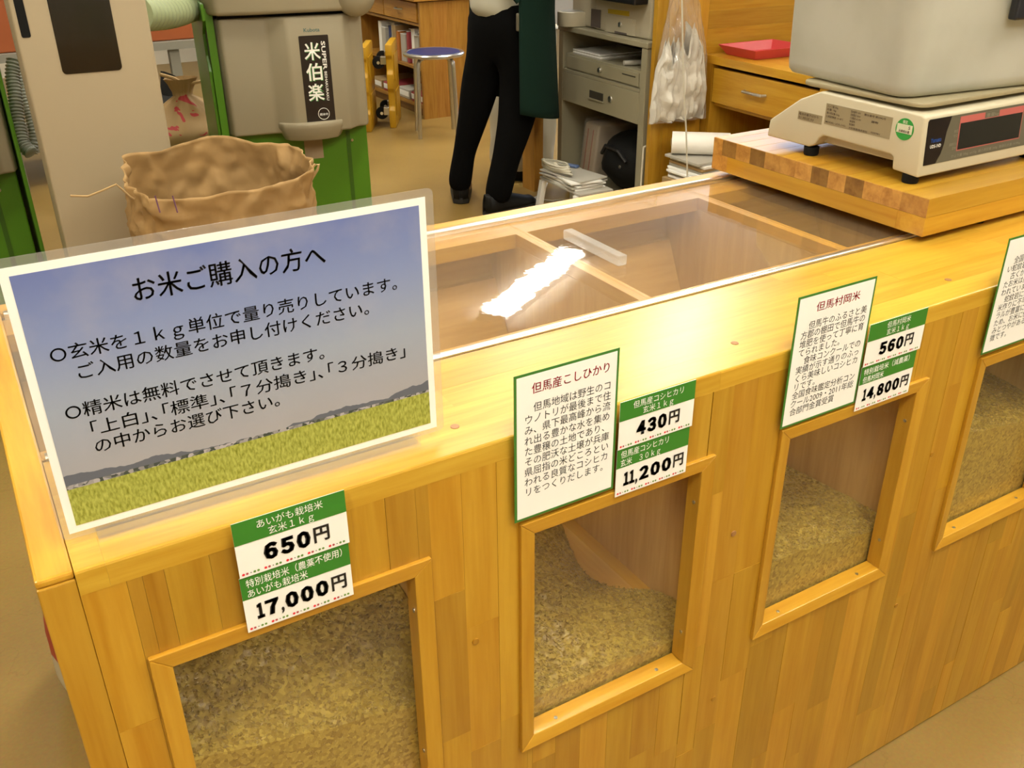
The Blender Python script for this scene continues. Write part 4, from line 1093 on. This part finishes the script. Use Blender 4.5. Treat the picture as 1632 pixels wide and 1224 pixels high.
L().box(.0, D - .013, A + .0365, B - .0365, .060, .080).build('bottom_panel', 'cabinet_grey', rc)
L().box(.0, D - .013, A + .0365, B - .0365, .527, .538).build('shelf_panel', 'cabinet_grey', rc)
dr = L().box(.0, .40, A + .0365, B - .0365, .405, .526).build('drawer', 'cabinet_grey', rc, bevel=.003)
v0, z0 = kpx(940, 146, 0); v1, z1 = kpx(961, 162, 0)
L().prism([(v1, .452), (v0, .452), (v0, .482), (v1, .482)], 'x', -.002, .0).build('pull_recess', 'cabinet_dark', dr)
L().prism([(v1 - .004, .446), (v0 + .004, .446), (v0 + .004, .452), (v1 - .004, .452)], 'x', -.005, .0).build('pull_lip', 'cabinet_grey', dr)
vk, zk = kpx(973, 157, 0)
L().lathe([(.012, -.006), (.013, -.003), (.013, .001)], (0, vk, .470), 16, 'x').build('lock', 'aluminium', dr, smooth=True)
for v in (A + .05, B - .05):
    for u in (.05, D - .05):
        cs = L().box(u - .015, u + .015, v - .015, v + .015, .036, .0595).build('caster_plate', 'black_plastic', rc)
        L().lathe([(.02, -.012), (.029, -.010), (.029, .010), (.02, .012)], (u, v, .0292), 16, 'y').build('caster', 'black_rubber', rc, smooth=True)
# cash drawer unit standing inside on the shelf
cd = thing('cash_box', 'grey steel cash box with a round lock inside the register cabinet', 'cash box', kw(0, 0, .538), krz)
L().box(.012, .36, A + .046, B - .046, .0005, .064).build('housing', 'cabinet_grey', cd, bevel=.002)
fr_ = L().box(.006, .0118, A + .056, B - .056, .006, .056).build('drawer_front', 'cabinet_grey', cd, bevel=.0015)
vk, _ = kpx(955, 111, 0)
L().lathe([(.009, -.004), (.010, 0), (.010, .0065)], (0, vk, .032), 16, 'x').build('lock', 'aluminium', fr_, smooth=True)
L().box(.0045, .0062, A + .075, A + .165, .038, .042).build('coin_slot', 'cabinet_dark', fr_)
for i, (v, s, w_) in enumerate(((-.16, .0, .22), (-.45, .1, .17))):
    o = thing('document_pile', ('flat pile of papers on the cash drawer by the cabinet side' if i == 0 else 'thin rolled document on the cash drawer'), 'papers', kw(.10, v, .6028), krz + s)
    if i == 0:
        for j in range(4):
            L().box(-.08 + .004 * j, .16, -w_ / 2 + .01 * j, w_ / 2 + .006 * j, .0006 + j * .004, .004 + j * .004).build('sheet', ('paper_grey', 'paper_white')[j % 2], o)
    else:
        L().tube([(-.075, .03, .011), (.16, -.06, .011)], .0095, 10).build('roll', 'paper_grey', o, smooth=True); L().lathe([(.0099, -.002), (.0099, .002)], (.02, -.0065, .011), 12, 'x').build('band', 'cabinet_dark', o)
# cash register on top
rg = thing('cash_register', 'beige cash register with black keys and a lock on the steel cabinet', 'cash register', kw(0, 0, .712), krz)
L().box(.035, .40, -.575, -.19, .0008, .30).build('body', 'register_beige', rg, bevel=.010, seg=3, smooth=True)
L().box(.045, .38, -.189, .005, .0008, .26).build('printer_body', 'register_beige', rg, bevel=.010, seg=3, smooth=True)
sc_ = [( .03 + .075 * math.cos(a), -.04 + .062 * math.sin(a)) for a in np.linspace(math.pi / 2, 3 * math.pi / 2, 12)]
L().prism(sc_ + [(.06, -.102), (.06, .022)], 'z', .001, .058).build('coin_scoop', 'register_beige', rg, bevel=.004, smooth=True)
L().prism([(.03 + .06 * math.cos(a), -.04 + .05 * math.sin(a)) for a in np.linspace(math.pi / 2, 3 * math.pi / 2, 12)] + [(.058, -.09), (.058, .01)], 'z', .0582, .0595).build('scoop_tray', 'pale_scoop', rg)
def rgp(name, mat, pts, u=.035, t_=.002):
    P = [kpx(x, y, u) for x, y in pts]; P = [(a, b - .712) for a, b in P]
    return L().prism(P, 'x', u - t_, u + .001).build(name, mat, rg)
rgp('slot_recess', 'recess_mauve', [(943, 14), (958, 16), (957, 45), (942, 42)])
rgp('yellow_label', 'register_yellow', [(970, 14), (1003, 18), (1003, 26), (970, 21)], t_=.003)
rgp('cash_door', 'register_beige', [(966, 23), (1014, 32), (1013, 58), (966, 50)], t_=.004)
rgp('door_slot', 'recess_mauve', [(981, 49), (1000, 53), (1000, 56), (981, 52)], t_=.005)
v, z = kpx(990, 39, .035)
L().lathe([(.009, -.010), (.010, -.006), (.010, 0)], (.035, v, z - .712), 14, 'x').build('lock', 'aluminium', rg, smooth=True)
P0_, P1_ = kpx(957, 9, -.03), kpx(1020, 20, -.03)
L().prism([(-.555, .125), (-.215, .125), (-.215, .30), (-.555, .30)], 'x', -.03, .034).build('key_bank', 'register_dark', rg, bevel=.006)
# things in the cabinet's lower bay
wp = thing('wrapped_package', 'pink and cream package in clear wrap leaning in the steel cabinet', 'package', kw(.06, -.075, .0803), krz)
plain('package_cream', (.55, .44, .34), rough=.6); plain('package_red', (.45, .13, .08), rough=.6)
c8 = lambda x0, x1, y0, y1, z0, z1, dy: [(x0, y0, z0), (x1, y0, z0), (x1, y1, z0), (x0, y1, z0), (x0, y0 + dy, z1), (x1, y0 + dy, z1), (x1, y1 + dy, z1), (x0, y1 + dy, z1)]
L().hexa(c8(.0, .22, -.09, .02, .0003, .245, -.045)).build('package_body', 'package_cream', wp, bevel=.012, seg=3, smooth=True)
for q in (-.06, -.02): L().hexa(c8(-.0015, .002, q, q + .006, .02, .22, -.038)).build('stripe', 'package_red', wp)
L().hexa(c8(-.006, .226, -.10, .026, .0001, .262, -.048)).build('clear_wrap', 'poly_bag', wp, bevel=.016, seg=3, smooth=True)
bb = thing('black_bag', 'black soft handbag lying in the steel cabinet', 'bag', kw(.16, -.375, .0803), krz)
MB(True).ball((0, 0, .125), .15, .165, .125, 26, 16, fn=lambda d: 1 + .10 * noise.noise(Vector(d * 2.2))).build('bag_body', 'black_rubber', bb, smooth=True)
L().tube([(-.13, -.09, .15), (-.145, -.05, .19), (-.14, .05, .19), (-.13, .09, .15)], .008, 8).build('strap', 'black_plastic', bb, smooth=True)
L().lathe([(.006, -.004), (.007, 0)], (-.148, -.075, .13), 10, 'x').build('buckle', 'steel', bb)
ps = thing('paper_stack', 'loose stack of white papers on the low white stand', 'papers', kw(-.155, -.36, .1503), krz)
for j in range(6):
    a = rng.uniform(-.22, .22); ca, sa = math.cos(a), math.sin(a); w2, h2x = .10, .26
    pl = [(-.02 + x * ca - y * sa, y * ca + x * sa) for x, y in ((-w2 / 2, -h2x / 2), (w2 / 2 + .04, -h2x / 2), (w2 / 2 + .04, h2x / 2), (-w2 / 2, h2x / 2))]
    L().prism(pl, 'z', .0005 + j * .0062, .006 + j * .0062).build('sheet', ('paper_white', 'paper_grey')[j % 2], ps)
pen = thing('blue_packet', 'small blue packet lying on the white papers', 'packet', kw(-.12, -.27, .1882), krz + .4)
plain('packet_blue', (.14, .22, .50), rough=.4)
L().box(-.012, .012, -.045, .045, .0003, .012).build('wrapper', 'packet_blue', pen, bevel=.005, smooth=True); L().box(-.009, .009, .0452, .054, .004, .007).build('crimp', 'packet_blue', pen)
# coiled white cable hanging out of the cabinet
plain('cable_white', (.72, .68, .58), rough=.5)
cb = thing('coiled_cable', 'coiled white power cable on the papers in the steel cabinet', 'cable', kw(-.18, -.33, .183), krz)
for j in range(5):
    pts = []
    for i in range(26):
        a = 2 * math.pi * i / 26
        pts.append((-.025 + (.018 + .003 * j) * math.sin(a), .02 + (.115 - .006 * j) * math.cos(a) + .004 * j, .010 + .006 * j + .004 * math.sin(2 * a + j) + (.03 * math.cos(a) if math.cos(a) < -.3 else 0) * -.3))
    L().tube(pts, .0045, 6, closed=True).build('cable_turn', 'cable_white', cb, smooth=True)
L().tube([(-.03, -.02, .02), (-.045, .0, .045), (-.02, .02, .02)], .006, 6).build('cable_tie', 'cable_white', cb)
# low white step stand in front of the cabinet
wsn = thing('white_stand', 'low white plastic stand with splayed legs in front of the steel cabinet', 'stand', kw(-.16, -.37, 0), krz)
L().box(-.07, .09, -.16, .16, .138, .150).build('stand_top', 'paper_grey', wsn, bevel=.004)
for s in (-1, 1):
    for q in (-1, 1):
        L().hexa([(x + (.01 + .075 * q) + (.012 * q if z == 0 else 0), y + s * (.135 + (.02 if z == 0 else 0)), z) for z in (0.0, .1378) for x, y in ((-.012, -.012), (.012, -.012), (.012, .012), (-.012, .012))]).build('leg', 'paper_white', wsn)
# tall wooden board on the far side of the cabinet
bd_ = thing('side_board', 'narrow upright wooden board on the far side of the steel cabinet', 'board', (2.43, 2.955, 0))
MB().box(2.412, 2.455, 2.955, 3.05, 0, 1.15).build('board', 'desk_wood_z', bd_, color=(.85, .82, .78)); MB().box(2.407, 2.4118, 2.953, 3.052, 0, 1.15).build('edge_strip', 'desk_wood_z', bd_, color=(1.1, 1.1, 1.05))
# bin with white liner next to it
wb = thing('rubbish_bin', 'waste bin lined with a white plastic bag behind the standing person', 'waste bin', (2.46, 3.3, 0))
plain('bag_white', (.66, .63, .54), rough=.45)
cxb, cyb = 2.515, 3.235
MB().lathe([(.115, .0), (.13, .05), (.135, .06)], (cxb, cyb, 0), 24).build('bin_base', 'black_rubber', wb, smooth=True)
def binf(u, v):
    a = 2 * math.pi * u; k_ = 1 + .05 * math.sin(9 * a + 3 * v) * v + .10 * noise.noise(Vector((math.cos(a) * 3, math.sin(a) * 3, v * 6)))
    return (cxb + .15 * k_ * math.cos(a), cyb + .15 * k_ * math.sin(a), .055 + .62 * v)
MB().grid(binf, 40, 18, cu=True).build('bin_liner', 'bag_white', wb, smooth=True, solid=.002)
MB().tube([(cxb + .16 * math.cos(a), cyb + .16 * math.sin(a), .67) for a in np.arange(30) * 2 * math.pi / 30], .008, 8, closed=True).build('liner_ring', 'bag_white', wb, smooth=True)
fc = thing('floor_cable', 'thin cream cable lying on the floor by the wooden side board', 'cable', (2.38, 2.9, 0))
MB().tube([on(x, y, 'z', .004) for x, y in [(816, 308), (840, 314), (862, 318), (880, 320), (905, 318)]], .0035, 6).build('cable_run', 'cable_white', fc, smooth=True)
MB().tube([on(x, y, 'z', .004) for x, y in [(848, 317), (860, 311), (868, 302), (872, 292)]], .0035, 6).build('cable_branch', 'cable_white', fc, smooth=True)

# ------------------------------------------------------------------ wooden partition, packing desk, hanging bag
part_y = -.660
pt_ = thing('partition_board', 'tall partition of yellow glued staves between the steel cabinet and the packing desk', 'partition', kw(0, part_y, 0), krz)
def loc_planks(parent, name, d, along, mat, wdt, cuts, a, b):
    dims = {'x': d[0:2], 'y': d[2:4], 'z': d[4:6]}
    oth = [q for q in 'xyz' if q != along]; ac = max(oth, key=lambda q: dims[q][1] - dims[q][0])
    p, q = dims[ac]; n = max(1, round((q - p) / wdt)); st_ = (q - p) / n
    for i in range(n):
        l0, l1 = dims[along]; cs = sorted([l0] + [rng.uniform(l0 + .1 * (l1 - l0), l1 - .1 * (l1 - l0)) for _ in range(rng.randint(0, cuts))] + [l1])
        for c0, c1 in zip(cs[:-1], cs[1:]):
            if c1 - c0 < .01: continue
            e = dict(dims); e[ac] = (p + st_ * i + .0001, p + st_ * (i + 1) - .0001); e[along] = (c0 + .0001, c1 - .0001)
            MB(True).box(*e['x'], *e['y'], *e['z']).build(name, mat, parent, color=tint(a, b, .05))
loc_planks(pt_, 'stave', (.0, .235, 0, .022, 0, 1.25), 'z', 'wood_z', .055, 1, .80, .98)
loc_planks(pt_, 'wall_stave', (.2355, 1.5, 0, .022, 0, 1.25), 'x', 'wood_x', .062, 2, .66, 1.02)
dk_ = thing('packing_desk', 'yellow wood packing desk with a drawer behind the weighing scale', 'desk', kw(.235, part_y, 0), krz)
loc_planks(dk_, 'top_stave', (-.004, .75, -1.15, -.002, .632, .661), 'y', 'wood_y', .075, 1, .98, 1.12)
L().box(.0, .70, -.050, -.004, 0, .6315).build('end_panel', 'wood_z', dk_, color=(.95,.95,.95))
L().box(.0, .70, -.640, -.605, 0, .6315).build('divider_panel', 'wood_z', dk_, color=(.95,.95,.95))
L().box(.0, .70, -1.15, -1.115, 0, .6315).build('end_panel', 'wood_z', dk_, color=(.95,.95,.95))
L().box(.02, .70, -1.114, -.051, .478, .490).build('drawer_rail', 'wood_y', dk_, color=(1, 1, 1))
L().box(.02, .70, -.604, -.051, .12, .14).build('low_shelf', 'wood_y', dk_, color=(1, 1, 1))
L().box(.68, .70, -1.114, -.051, .0, .631).build('back_panel', 'wood_y', dk_, color=(.8, .8, .8))
for a_, b_ in ((-.603, -.054), (-1.112, -.644)):
    dw = L().box(.002, .022, a_, b_, .493, .618).build('drawer', 'wood_y', dk_, bevel=.002, color=(.98,.98,.98))
    m_ = -.295 if a_ > -.7 else (a_ + b_) / 2
    L().tube([(.002, m_ - .055, .563), (-.016, m_ - .050, .563), (-.016, m_ + .050, .563), (.002, m_ + .055, .563)], .0055, 8).build('handle', 'steel', dw, smooth=True)
ty = thing('red_tray', 'shallow red plastic tray on the packing desk', 'tray', kw(.235 + .17, part_y - .13, .661), krz)
plain('tray_red', (.74, .07, .085), rough=.35)
mb = L(); ins = .025; w_, d_, h_ = .135, .105, .036
mb.add([(s * (w_ - ins), q * (d_ - ins), .0004) for q in (-1, 1) for s in (-1, 1)] + [(s * w_, q * d_, h_) for q in (-1, 1) for s in (-1, 1)] + [(s * (w_ - .004), q * (d_ - .004), h_) for q in (-1, 1) for s in (-1, 1)] + [(s * (w_ - ins - .003), q * (d_ - ins - .003), .004) for q in (-1, 1) for s in (-1, 1)],
       [(0, 2, 3, 1)] + [f for k_ in (0, 4, 8) for f in ((k_, k_ + 1, k_ + 5, k_ + 4), (k_ + 1, k_ + 3, k_ + 7, k_ + 5), (k_ + 3, k_ + 2, k_ + 6, k_ + 7), (k_ + 2, k_, k_ + 4, k_ + 6))] + [(12, 13, 15, 14)])
mb.build('tray_shell', 'tray_red', ty, bevel=.0015)
# things under the packing desk
for i, (u, v, z0, w_, mt, nm, lab, cat) in enumerate(((.125, -.16, .2365, .11, 'paper_white', 'paper_pad', 'stack of white paper bags on the tan carton by the partition', 'papers'),)):
    o = thing(nm, lab, cat, kw(u, part_y + v, z0), krz + .06)
    for j in range(8):
        L().box(-.09 + rng.uniform(-.012, .012), .095, -.10 + rng.uniform(-.01, .01), .085 + rng.uniform(-.012, .012), .0005 + j * .011, .0105 + j * .011).build('sheet_bundle', ('paper_white', 'paper_grey', 'kraft_light')[j % 3 if j % 3 != 2 or j % 2 else 0], o, bevel=.002)
rl = thing('paper_roll', 'white paper roll lying on the stacked paper bags by the partition', 'paper roll', kw(.13, part_y - .16, .3255), krz)
L().tube([(-.09, .075, .042), (.08, -.055, .042)], .041, 20).build('roll', 'paper_white', rl, smooth=True); L().tube([(-.0915, .0758, .042), (-.089, .0745, .042)], .016, 12).build('core', 'cardboard', rl)
for i, (u, v) in enumerate(((.20, -.34), (.20, -.45))):
    o = thing('kraft_roll', 'brown paper roll standing deep under the packing desk', 'paper roll', kw(.235 + u, part_y + v, .1404), krz, 'brown rolls under the desk')
    L().lathe([(.052, .0005), (.052, .30)], (0, 0, 0), 18).build('roll', 'kraft', o, smooth=True); L().lathe([(.018, .3002), (.018, .302)], (0, 0, 0), 12).build('core', 'cabinet_dark', o)
bx_ = thing('cardboard_box', 'flat tan cardboard carton on the floor against the partition', 'box', kw(.125, part_y - .17, 0), krz + .04)
L().box(-.10, .095, -.11, .11, .0005, .235).build('carton', 'cardboard', bx_, bevel=.002)
L().box(-.10, .095, -.02, .02, .2352, .2362).build('tape', 'tag_tan', bx_)
# clear bag of folded plastic bags hanging at the partition
hb_ = thing('hanging_plastic_bag', 'clear plastic bag stuffed with white carrier bags hanging on the partition', 'plastic bag', kw(.10, part_y - .05, .30), krz)
plain('folded_white', (.80, .76, .70), rough=.35, bump=.5, bscale=34)
hp = lambda px, py: (lambda p: (float((p - kP) @ kx) - .10, float(p[2]) - .30))(onp(px, py, kw(0, part_y - .05, 0), ky))
def hang(ins, pts_l, pts_r, dep):
    n = len(pts_l); mb = L()
    def f(u, v):
        i = min(int(v * (n - 1)), n - 2); t = v * (n - 1) - i
        xl, zl = [lerp(a, b, t) for a, b in zip(hp(*pts_l[i]), hp(*pts_l[i + 1]))]; xr, zr = [lerp(a, b, t) for a, b in zip(hp(*pts_r[i]), hp(*pts_r[i + 1]))]
        a = 2 * math.pi * u; s = .5 - .5 * math.cos(a); k_ = math.sin(a)
        wv = (.25 - abs(noise.noise(Vector((s * 9, k_ * .7, v * 3.5))))) * .03 + .010 * noise.noise(Vector((s * 5, k_, v * 6))) + .006 * noise.noise(Vector((s * 14, k_ * 2, v * 10)))
        zj = ins * noise.noise(Vector((s * 7, .3, .1))) * 2.2 * (1 - v) ** 3 + (.012 * noise.noise(Vector((s * 9, 2.2, .1))) * v ** 6 if ins else 0)
        return (lerp(xl, xr, s), -dep * k_ * math.sin(math.pi * min(1, .12 + v * .88)) ** .5 + wv - .01, lerp(zl, zr, s) + zj)
    return mb.grid(f, 72, 44, cu=True)
hang(.05, [(1058, 78), (1045, 110), (1036, 160), (1034, 196)], [(1106, 60), (1119, 90), (1122, 140), (1120, 186)], .030).build('folded_bags', 'folded_white', hb_, smooth=True)
hang(0, [(1069, -20), (1060, 40), (1046, 100), (1032, 198)], [(1104, -25), (1114, 20), (1122, 90), (1124, 188)], .038).build('clear_film', 'poly_bag', hb_, smooth=True)
cdp = thing('white_twine', 'thin white twine hanging in front of the plastic bag on the partition', 'cord', kw(.14, part_y - .12, 0), krz)
q0, q1 = onp(1082, -260, kw(0, part_y - .33, 0), ky), onp(1096, 300, kw(0, part_y - .33, 0), ky); q0[2] = min(q0[2], 1.6)
qm = onp(1089, 120, kw(0, part_y - .33, 0), ky)
MB().tube([q0, q0 * .5 + qm * .5, qm, qm * .5 + q1 * .5 + np.array([.003, 0, 0]), q1, q1 * [1, 1, 0] + np.array([.01, 0, .004])], .0030, 6).build('cord_run', 'cable_white', cdp, smooth=True)
MB().tube([q0, q0 + np.array([0, .32, .01])], .004, 6).build('cord_hook', 'steel', cdp)
c2 = thing('wall_cable', 'thin cream cable hanging between the steel cabinet and the partition', 'cable', kw(-.005, -.632, 0), krz)
MB().tube([kw(-.008, -.632, .33), kw(-.012, -.634, .2), kw(-.010, -.630, .08), kw(-.012, -.632, .006)], .0035, 6).build('cable_run', 'cable_white', c2, smooth=True)
MB().tube([kw(-.008, -.632, .33), kw(.01, -.628, .335)], .004, 6).build('cable_end', 'cable_white', c2)

# ------------------------------------------------------------------ red and cream sack beside the counter end
plain('sack_cream', (.62, .54, .38), rough=.6); plain('sack_red', (.50, .015, .02), rough=.45)
sk = thing('rice_sack', 'red and cream rice sack on the floor behind the counter end', 'sack', (.275, .790, 0))
def skf(z0, z1, ins=0.0):
    def f(u, v):
        a = 2 * math.pi * u; z = lerp(z0, z1, v); ca, sa = math.cos(a), math.sin(a)
        base = .155 * (1 - .25 * max(0, (.05 - z) / .05) ** 2) * (1 - .55 * max(0, (z - .12) / .42) ** 1.4)
        k_ = base * (1 + .05 * noise.noise(Vector((ca * 2, sa * 2, z * 8)))) + ins
        return (.275 + k_ * ca, .790 + k_ * sa, z)
    return f
mb = MB().grid(skf(.001, .10), 40, 8, cu=True); mb.f.append(tuple(range(40))[::-1]); mb.build('sack_base', 'sack_cream', sk, smooth=True)
mb = MB().grid(skf(.1001, .52), 40, 16, cu=True); mb.f.append(tuple(range(15 * 40, 16 * 40))); mb.build('sack_body', 'sack_red', sk, smooth=True)

# ------------------------------------------------------------------ person (seen from the waist down, turned to the register)
plain('skin', (.50, .29, .18), rough=.5); plain('trouser_black', (.003, .003, .0035), rough=.95, spec=.1); plain('apron_green', (.006, .030, .022), rough=.9, spec=.2)
plain('shirt_white', (.62, .60, .50), rough=.8); plain('shoe_black', (.006, .006, .007), rough=.6, spec=.3); plain('sole_dark', (.022, .021, .020), rough=.7); plain('hair_black', (.01, .008, .007), rough=.5)
PX, PYY = 2.16, 2.86
per = thing('person', 'person in black trousers and sneakers with a dark green apron over a white shirt', 'person', (PX, PYY, 0))
def skin_mesh(name, verts, edges, radii, mat, parent, root=0, sub=2):
    me = bpy.data.meshes.new(name); L0 = frame_of(parent)[0]
    me.from_pydata([tuple(np.array(v, float) - L0) for v in verts], edges, [])
    o = bpy.data.objects.new(name, me); COL.objects.link(o)
    md = o.modifiers.new('skin', 'SKIN'); md.use_smooth_shade = True
    for i, s in enumerate(me.skin_vertices[0].data):
        r = radii[i]; s.radius = (r, r) if not hasattr(r, '__len__') else r; s.use_root = (i == root)
    o.modifiers.new('sub', 'SUBSURF').levels = sub; o.modifiers['sub'].render_levels = sub
    dg = bpy.context.evaluated_depsgraph_get()
    m2_ = bpy.data.meshes.new_from_object(o.evaluated_get(dg)); m2_.name = name
    bpy.data.objects.remove(o); bpy.data.meshes.remove(me)
    for p in m2_.polygons: p.use_smooth = True
    m2_.materials.clear(); m2_.materials.append(MAT[mat])
    o = bpy.data.objects.new(name, m2_); COL.objects.link(o); o.parent = parent
    return o
pel = (2.215, 2.86, .74)
lank, lkn, lhip = (2.045, 3.00, .085), (2.105, 2.955, .40), (2.175, 2.915, .70)      # far leg, straight
rank, rkn, rhip = (2.075, 2.745, .085), (2.20, 2.775, .40), (2.225, 2.810, .70)      # near leg
chest, neck, head, crown = (2.24, 2.86, 1.13), (2.255, 2.862, 1.30), (2.28, 2.865, 1.43), (2.285, 2.866, 1.50)
lsh, lel, lwr = (2.23, 3.02, 1.24), (2.34, 3.02, 1.06), (2.43, 2.92, 1.05)
rsh, rel, rwr = (2.24, 2.70, 1.24), (2.35, 2.67, 1.05), (2.44, 2.76, 1.04)
V = [pel, lhip, lkn, lank, rhip, rkn, rank, (2.225, 2.86, .95), chest, neck, head, crown, lsh, lel, lwr, rsh, rel, rwr, (2.49, 2.89, 1.05), (2.50, 2.79, 1.04), (2.13, 3.06, .045), (2.165, 2.755, .045)]
Eg = [(0, 1), (1, 2), (2, 3), (0, 4), (4, 5), (5, 6), (0, 7), (7, 8), (8, 9), (9, 10), (10, 11), (8, 12), (12, 13), (13, 14), (8, 15), (15, 16), (16, 17), (14, 18), (17, 19), (3, 20), (6, 21)]
Rd = [.10, .07, .048, .034, .07, .048, .034, .10, .115, .046, .085, .055, .05, .036, .026, .05, .036, .026, .030, .030, .03, .03]
# fingers: short chains rooted in each palm
def fingers(base_i, tip, side):
    global V, Eg, Rd
    bx, by, bz = V[base_i]
    for k_, (dy, ln) in enumerate(((-.026, .055), (-.009, .068), (.009, .066), (.026, .052))):
        a = len(V); V += [(bx + .020, by + dy, bz), (bx + .020 + ln * .55, by + dy * 1.15, bz - .006), (bx + .020 + ln, by + dy * 1.1, bz - .024)]
        Eg += [(base_i, a), (a, a + 1), (a + 1, a + 2)]; Rd += [.011, .009, .0075]
    a = len(V); V += [(bx - .015, by + side * .034, bz - .006), (bx + .018, by + side * .050, bz - .016)]; Eg += [(base_i, a), (a, a + 1)]; Rd += [.012, .009]
fingers(18, None, -1); fingers(19, None, 1)
skin_mesh('body', V, Eg, Rd, 'skin', per)
# trousers
tv = [(2.215, 2.862, .88), (2.210, 2.862, .72), (2.180, 2.912, .64), (2.135, 2.945, .50), (2.108, 2.955, .38), (2.070, 2.98, .22), (2.052, 2.990, .11), (2.046, 2.995, .045),
      (2.235, 2.812, .64), (2.240, 2.785, .50), (2.210, 2.775, .38), (2.145, 2.757, .22), (2.108, 2.750, .11), (2.092, 2.747, .045)]
te = [(0, 1), (1, 2), (2, 3), (3, 4), (4, 5), (5, 6), (6, 7), (1, 8), (8, 9), (9, 10), (10, 11), (11, 12), (12, 13)]
tr_ = [(.128, .150), (.135, .150), (.105, .105), (.088, .088), (.070, .070), (.050, .050), (.055, .055), (.050, .050), (.112, .112), (.098, .098), (.082, .082), (.060, .060), (.062, .062), (.055, .055)]
skin_mesh('trousers', tv, te, tr_, 'trouser_black', per)
# shirt with hem at the hips, sleeves
sv = [(2.208, 2.862, .735), (2.212, 2.862, .86), (2.225, 2.86, .98), (2.24, 2.86, 1.14), (2.25, 2.861, 1.27), (2.23, 3.02, 1.24), (2.30, 3.03, 1.13), (2.24, 2.70, 1.24), (2.31, 2.68, 1.13)]
se = [(0, 1), (1, 2), (2, 3), (3, 4), (3, 5), (5, 6), (3, 7), (7, 8)]
sr_ = [(.145, .165), (.138, .155), (.128, .145), (.130, .150), (.062, .062), (.062, .062), (.056, .056), (.062, .062), (.056, .056)]
skin_mesh('shirt', sv, se, sr_, 'shirt_white', per)
# apron wraps the front and sides, open at the back
fa = math.radians(8)
def apr(u, v):
    a = fa + math.radians(lerp(-118, 112, u)); z = lerp(.375, 1.18, v)
    z += .05 * (1 - v) * abs(u - .5) * 2 - .02 * (1 - v) * math.sin(u * 5)
    rx = .178 + .055 * max(0, (.78 - z)) ; ry = .190 + .05 * max(0, (.78 - z))
    k_ = 1 + .03 * math.sin(u * 21) * max(0, .85 - z)
    if z > .9: k_ *= 1 - .1 * (z - .9)
    return (2.225 + rx * k_ * math.cos(a), 2.855 + ry * k_ * math.sin(a), z)
MB().grid(apr, 48, 26).build('apron', 'apron_green', per, smooth=True, solid=.004)
# back edge of the apron crossing the shirt
MB().tube([apr(0, .55), (2.10, 2.72, .93), (2.07, 2.80, 1.02), (2.10, 2.9, 1.12)], .012, 6).build('apron_strap', 'apron_green', per, smooth=True)
MB().box(2.158, 2.190, 2.675, 2.691, .735, .80).build('belt_pouch', 'panel_grey', per, bevel=.004)
# hair
MB().ball((2.265, 2.865, 1.455), .105, .100, .105, 20, 14).build('hair', 'hair_black', per, smooth=True)
# sneakers
def shoe(heel, ang, name):
    ca, sa = math.cos(ang), math.sin(ang)
    def T(x, y, z): return (heel[0] + x * ca - y * sa, heel[1] + x * sa + y * ca, z)
    prof = [(-.008, .006), (.006, .032), (.08, .038), (.14, .043), (.19, .046), (.235, .036), (.262, .012)]
    def up(u, v):
        i = min(int(u * 6), 5); t = u * 6 - i; x = lerp(prof[i][0], prof[i + 1][0], t); w_ = lerp(prof[i][1], prof[i + 1][1], t)
        top = .098 - .004 * math.sin(u * 3) if x < .07 else lerp(.098, .052, min(1, (x - .07) / .15))
        if x > .235: top = lerp(.052, .032, (x - .235) / .027)
        a = math.pi * v
        return T(x, w_ * math.cos(a), .022 + (top - .022) * math.sin(a) ** .7)
    mb = MB().grid(up, 26, 14)
    hc = T(.030, 0, .050); mb.ball(hc, .037, .037, .050, 16, 10); mb.build('shoe_upper', 'shoe_black', per, smooth=True, solid=.003)
    pl = [(x, w_ + .003) for x, w_ in prof] + [(x, -w_ - .003) for x, w_ in prof[::-1]]
    so = MB(); n = len(pl); so.add([T(x, y, .0008) for x, y in pl] + [T(x, y, .026) for x, y in pl], [tuple(range(n))[::-1], tuple(range(n, 2 * n))] + [(i, (i + 1) % n, n + (i + 1) % n, n + i) for i in range(n)])
    so.build('shoe_sole', 'sole_dark', per, bevel=.004)
    ln = MB()
    for q in range(3):
        x = .095 + .03 * q; ln.tube([T(x, -.02, .090 - .014 * q), T(x + .012, 0, .097 - .015 * q), T(x, .02, .090 - .014 * q)], .0028, 5)
    ln.build('shoe_laces', 'sole_dark', per)
shoe(on(775, 346, 'z', 0), math.radians(8), 'near')
shoe(on(735, 325, 'z', 0) + np.array([0, 0, 0]), math.radians(62), 'far')
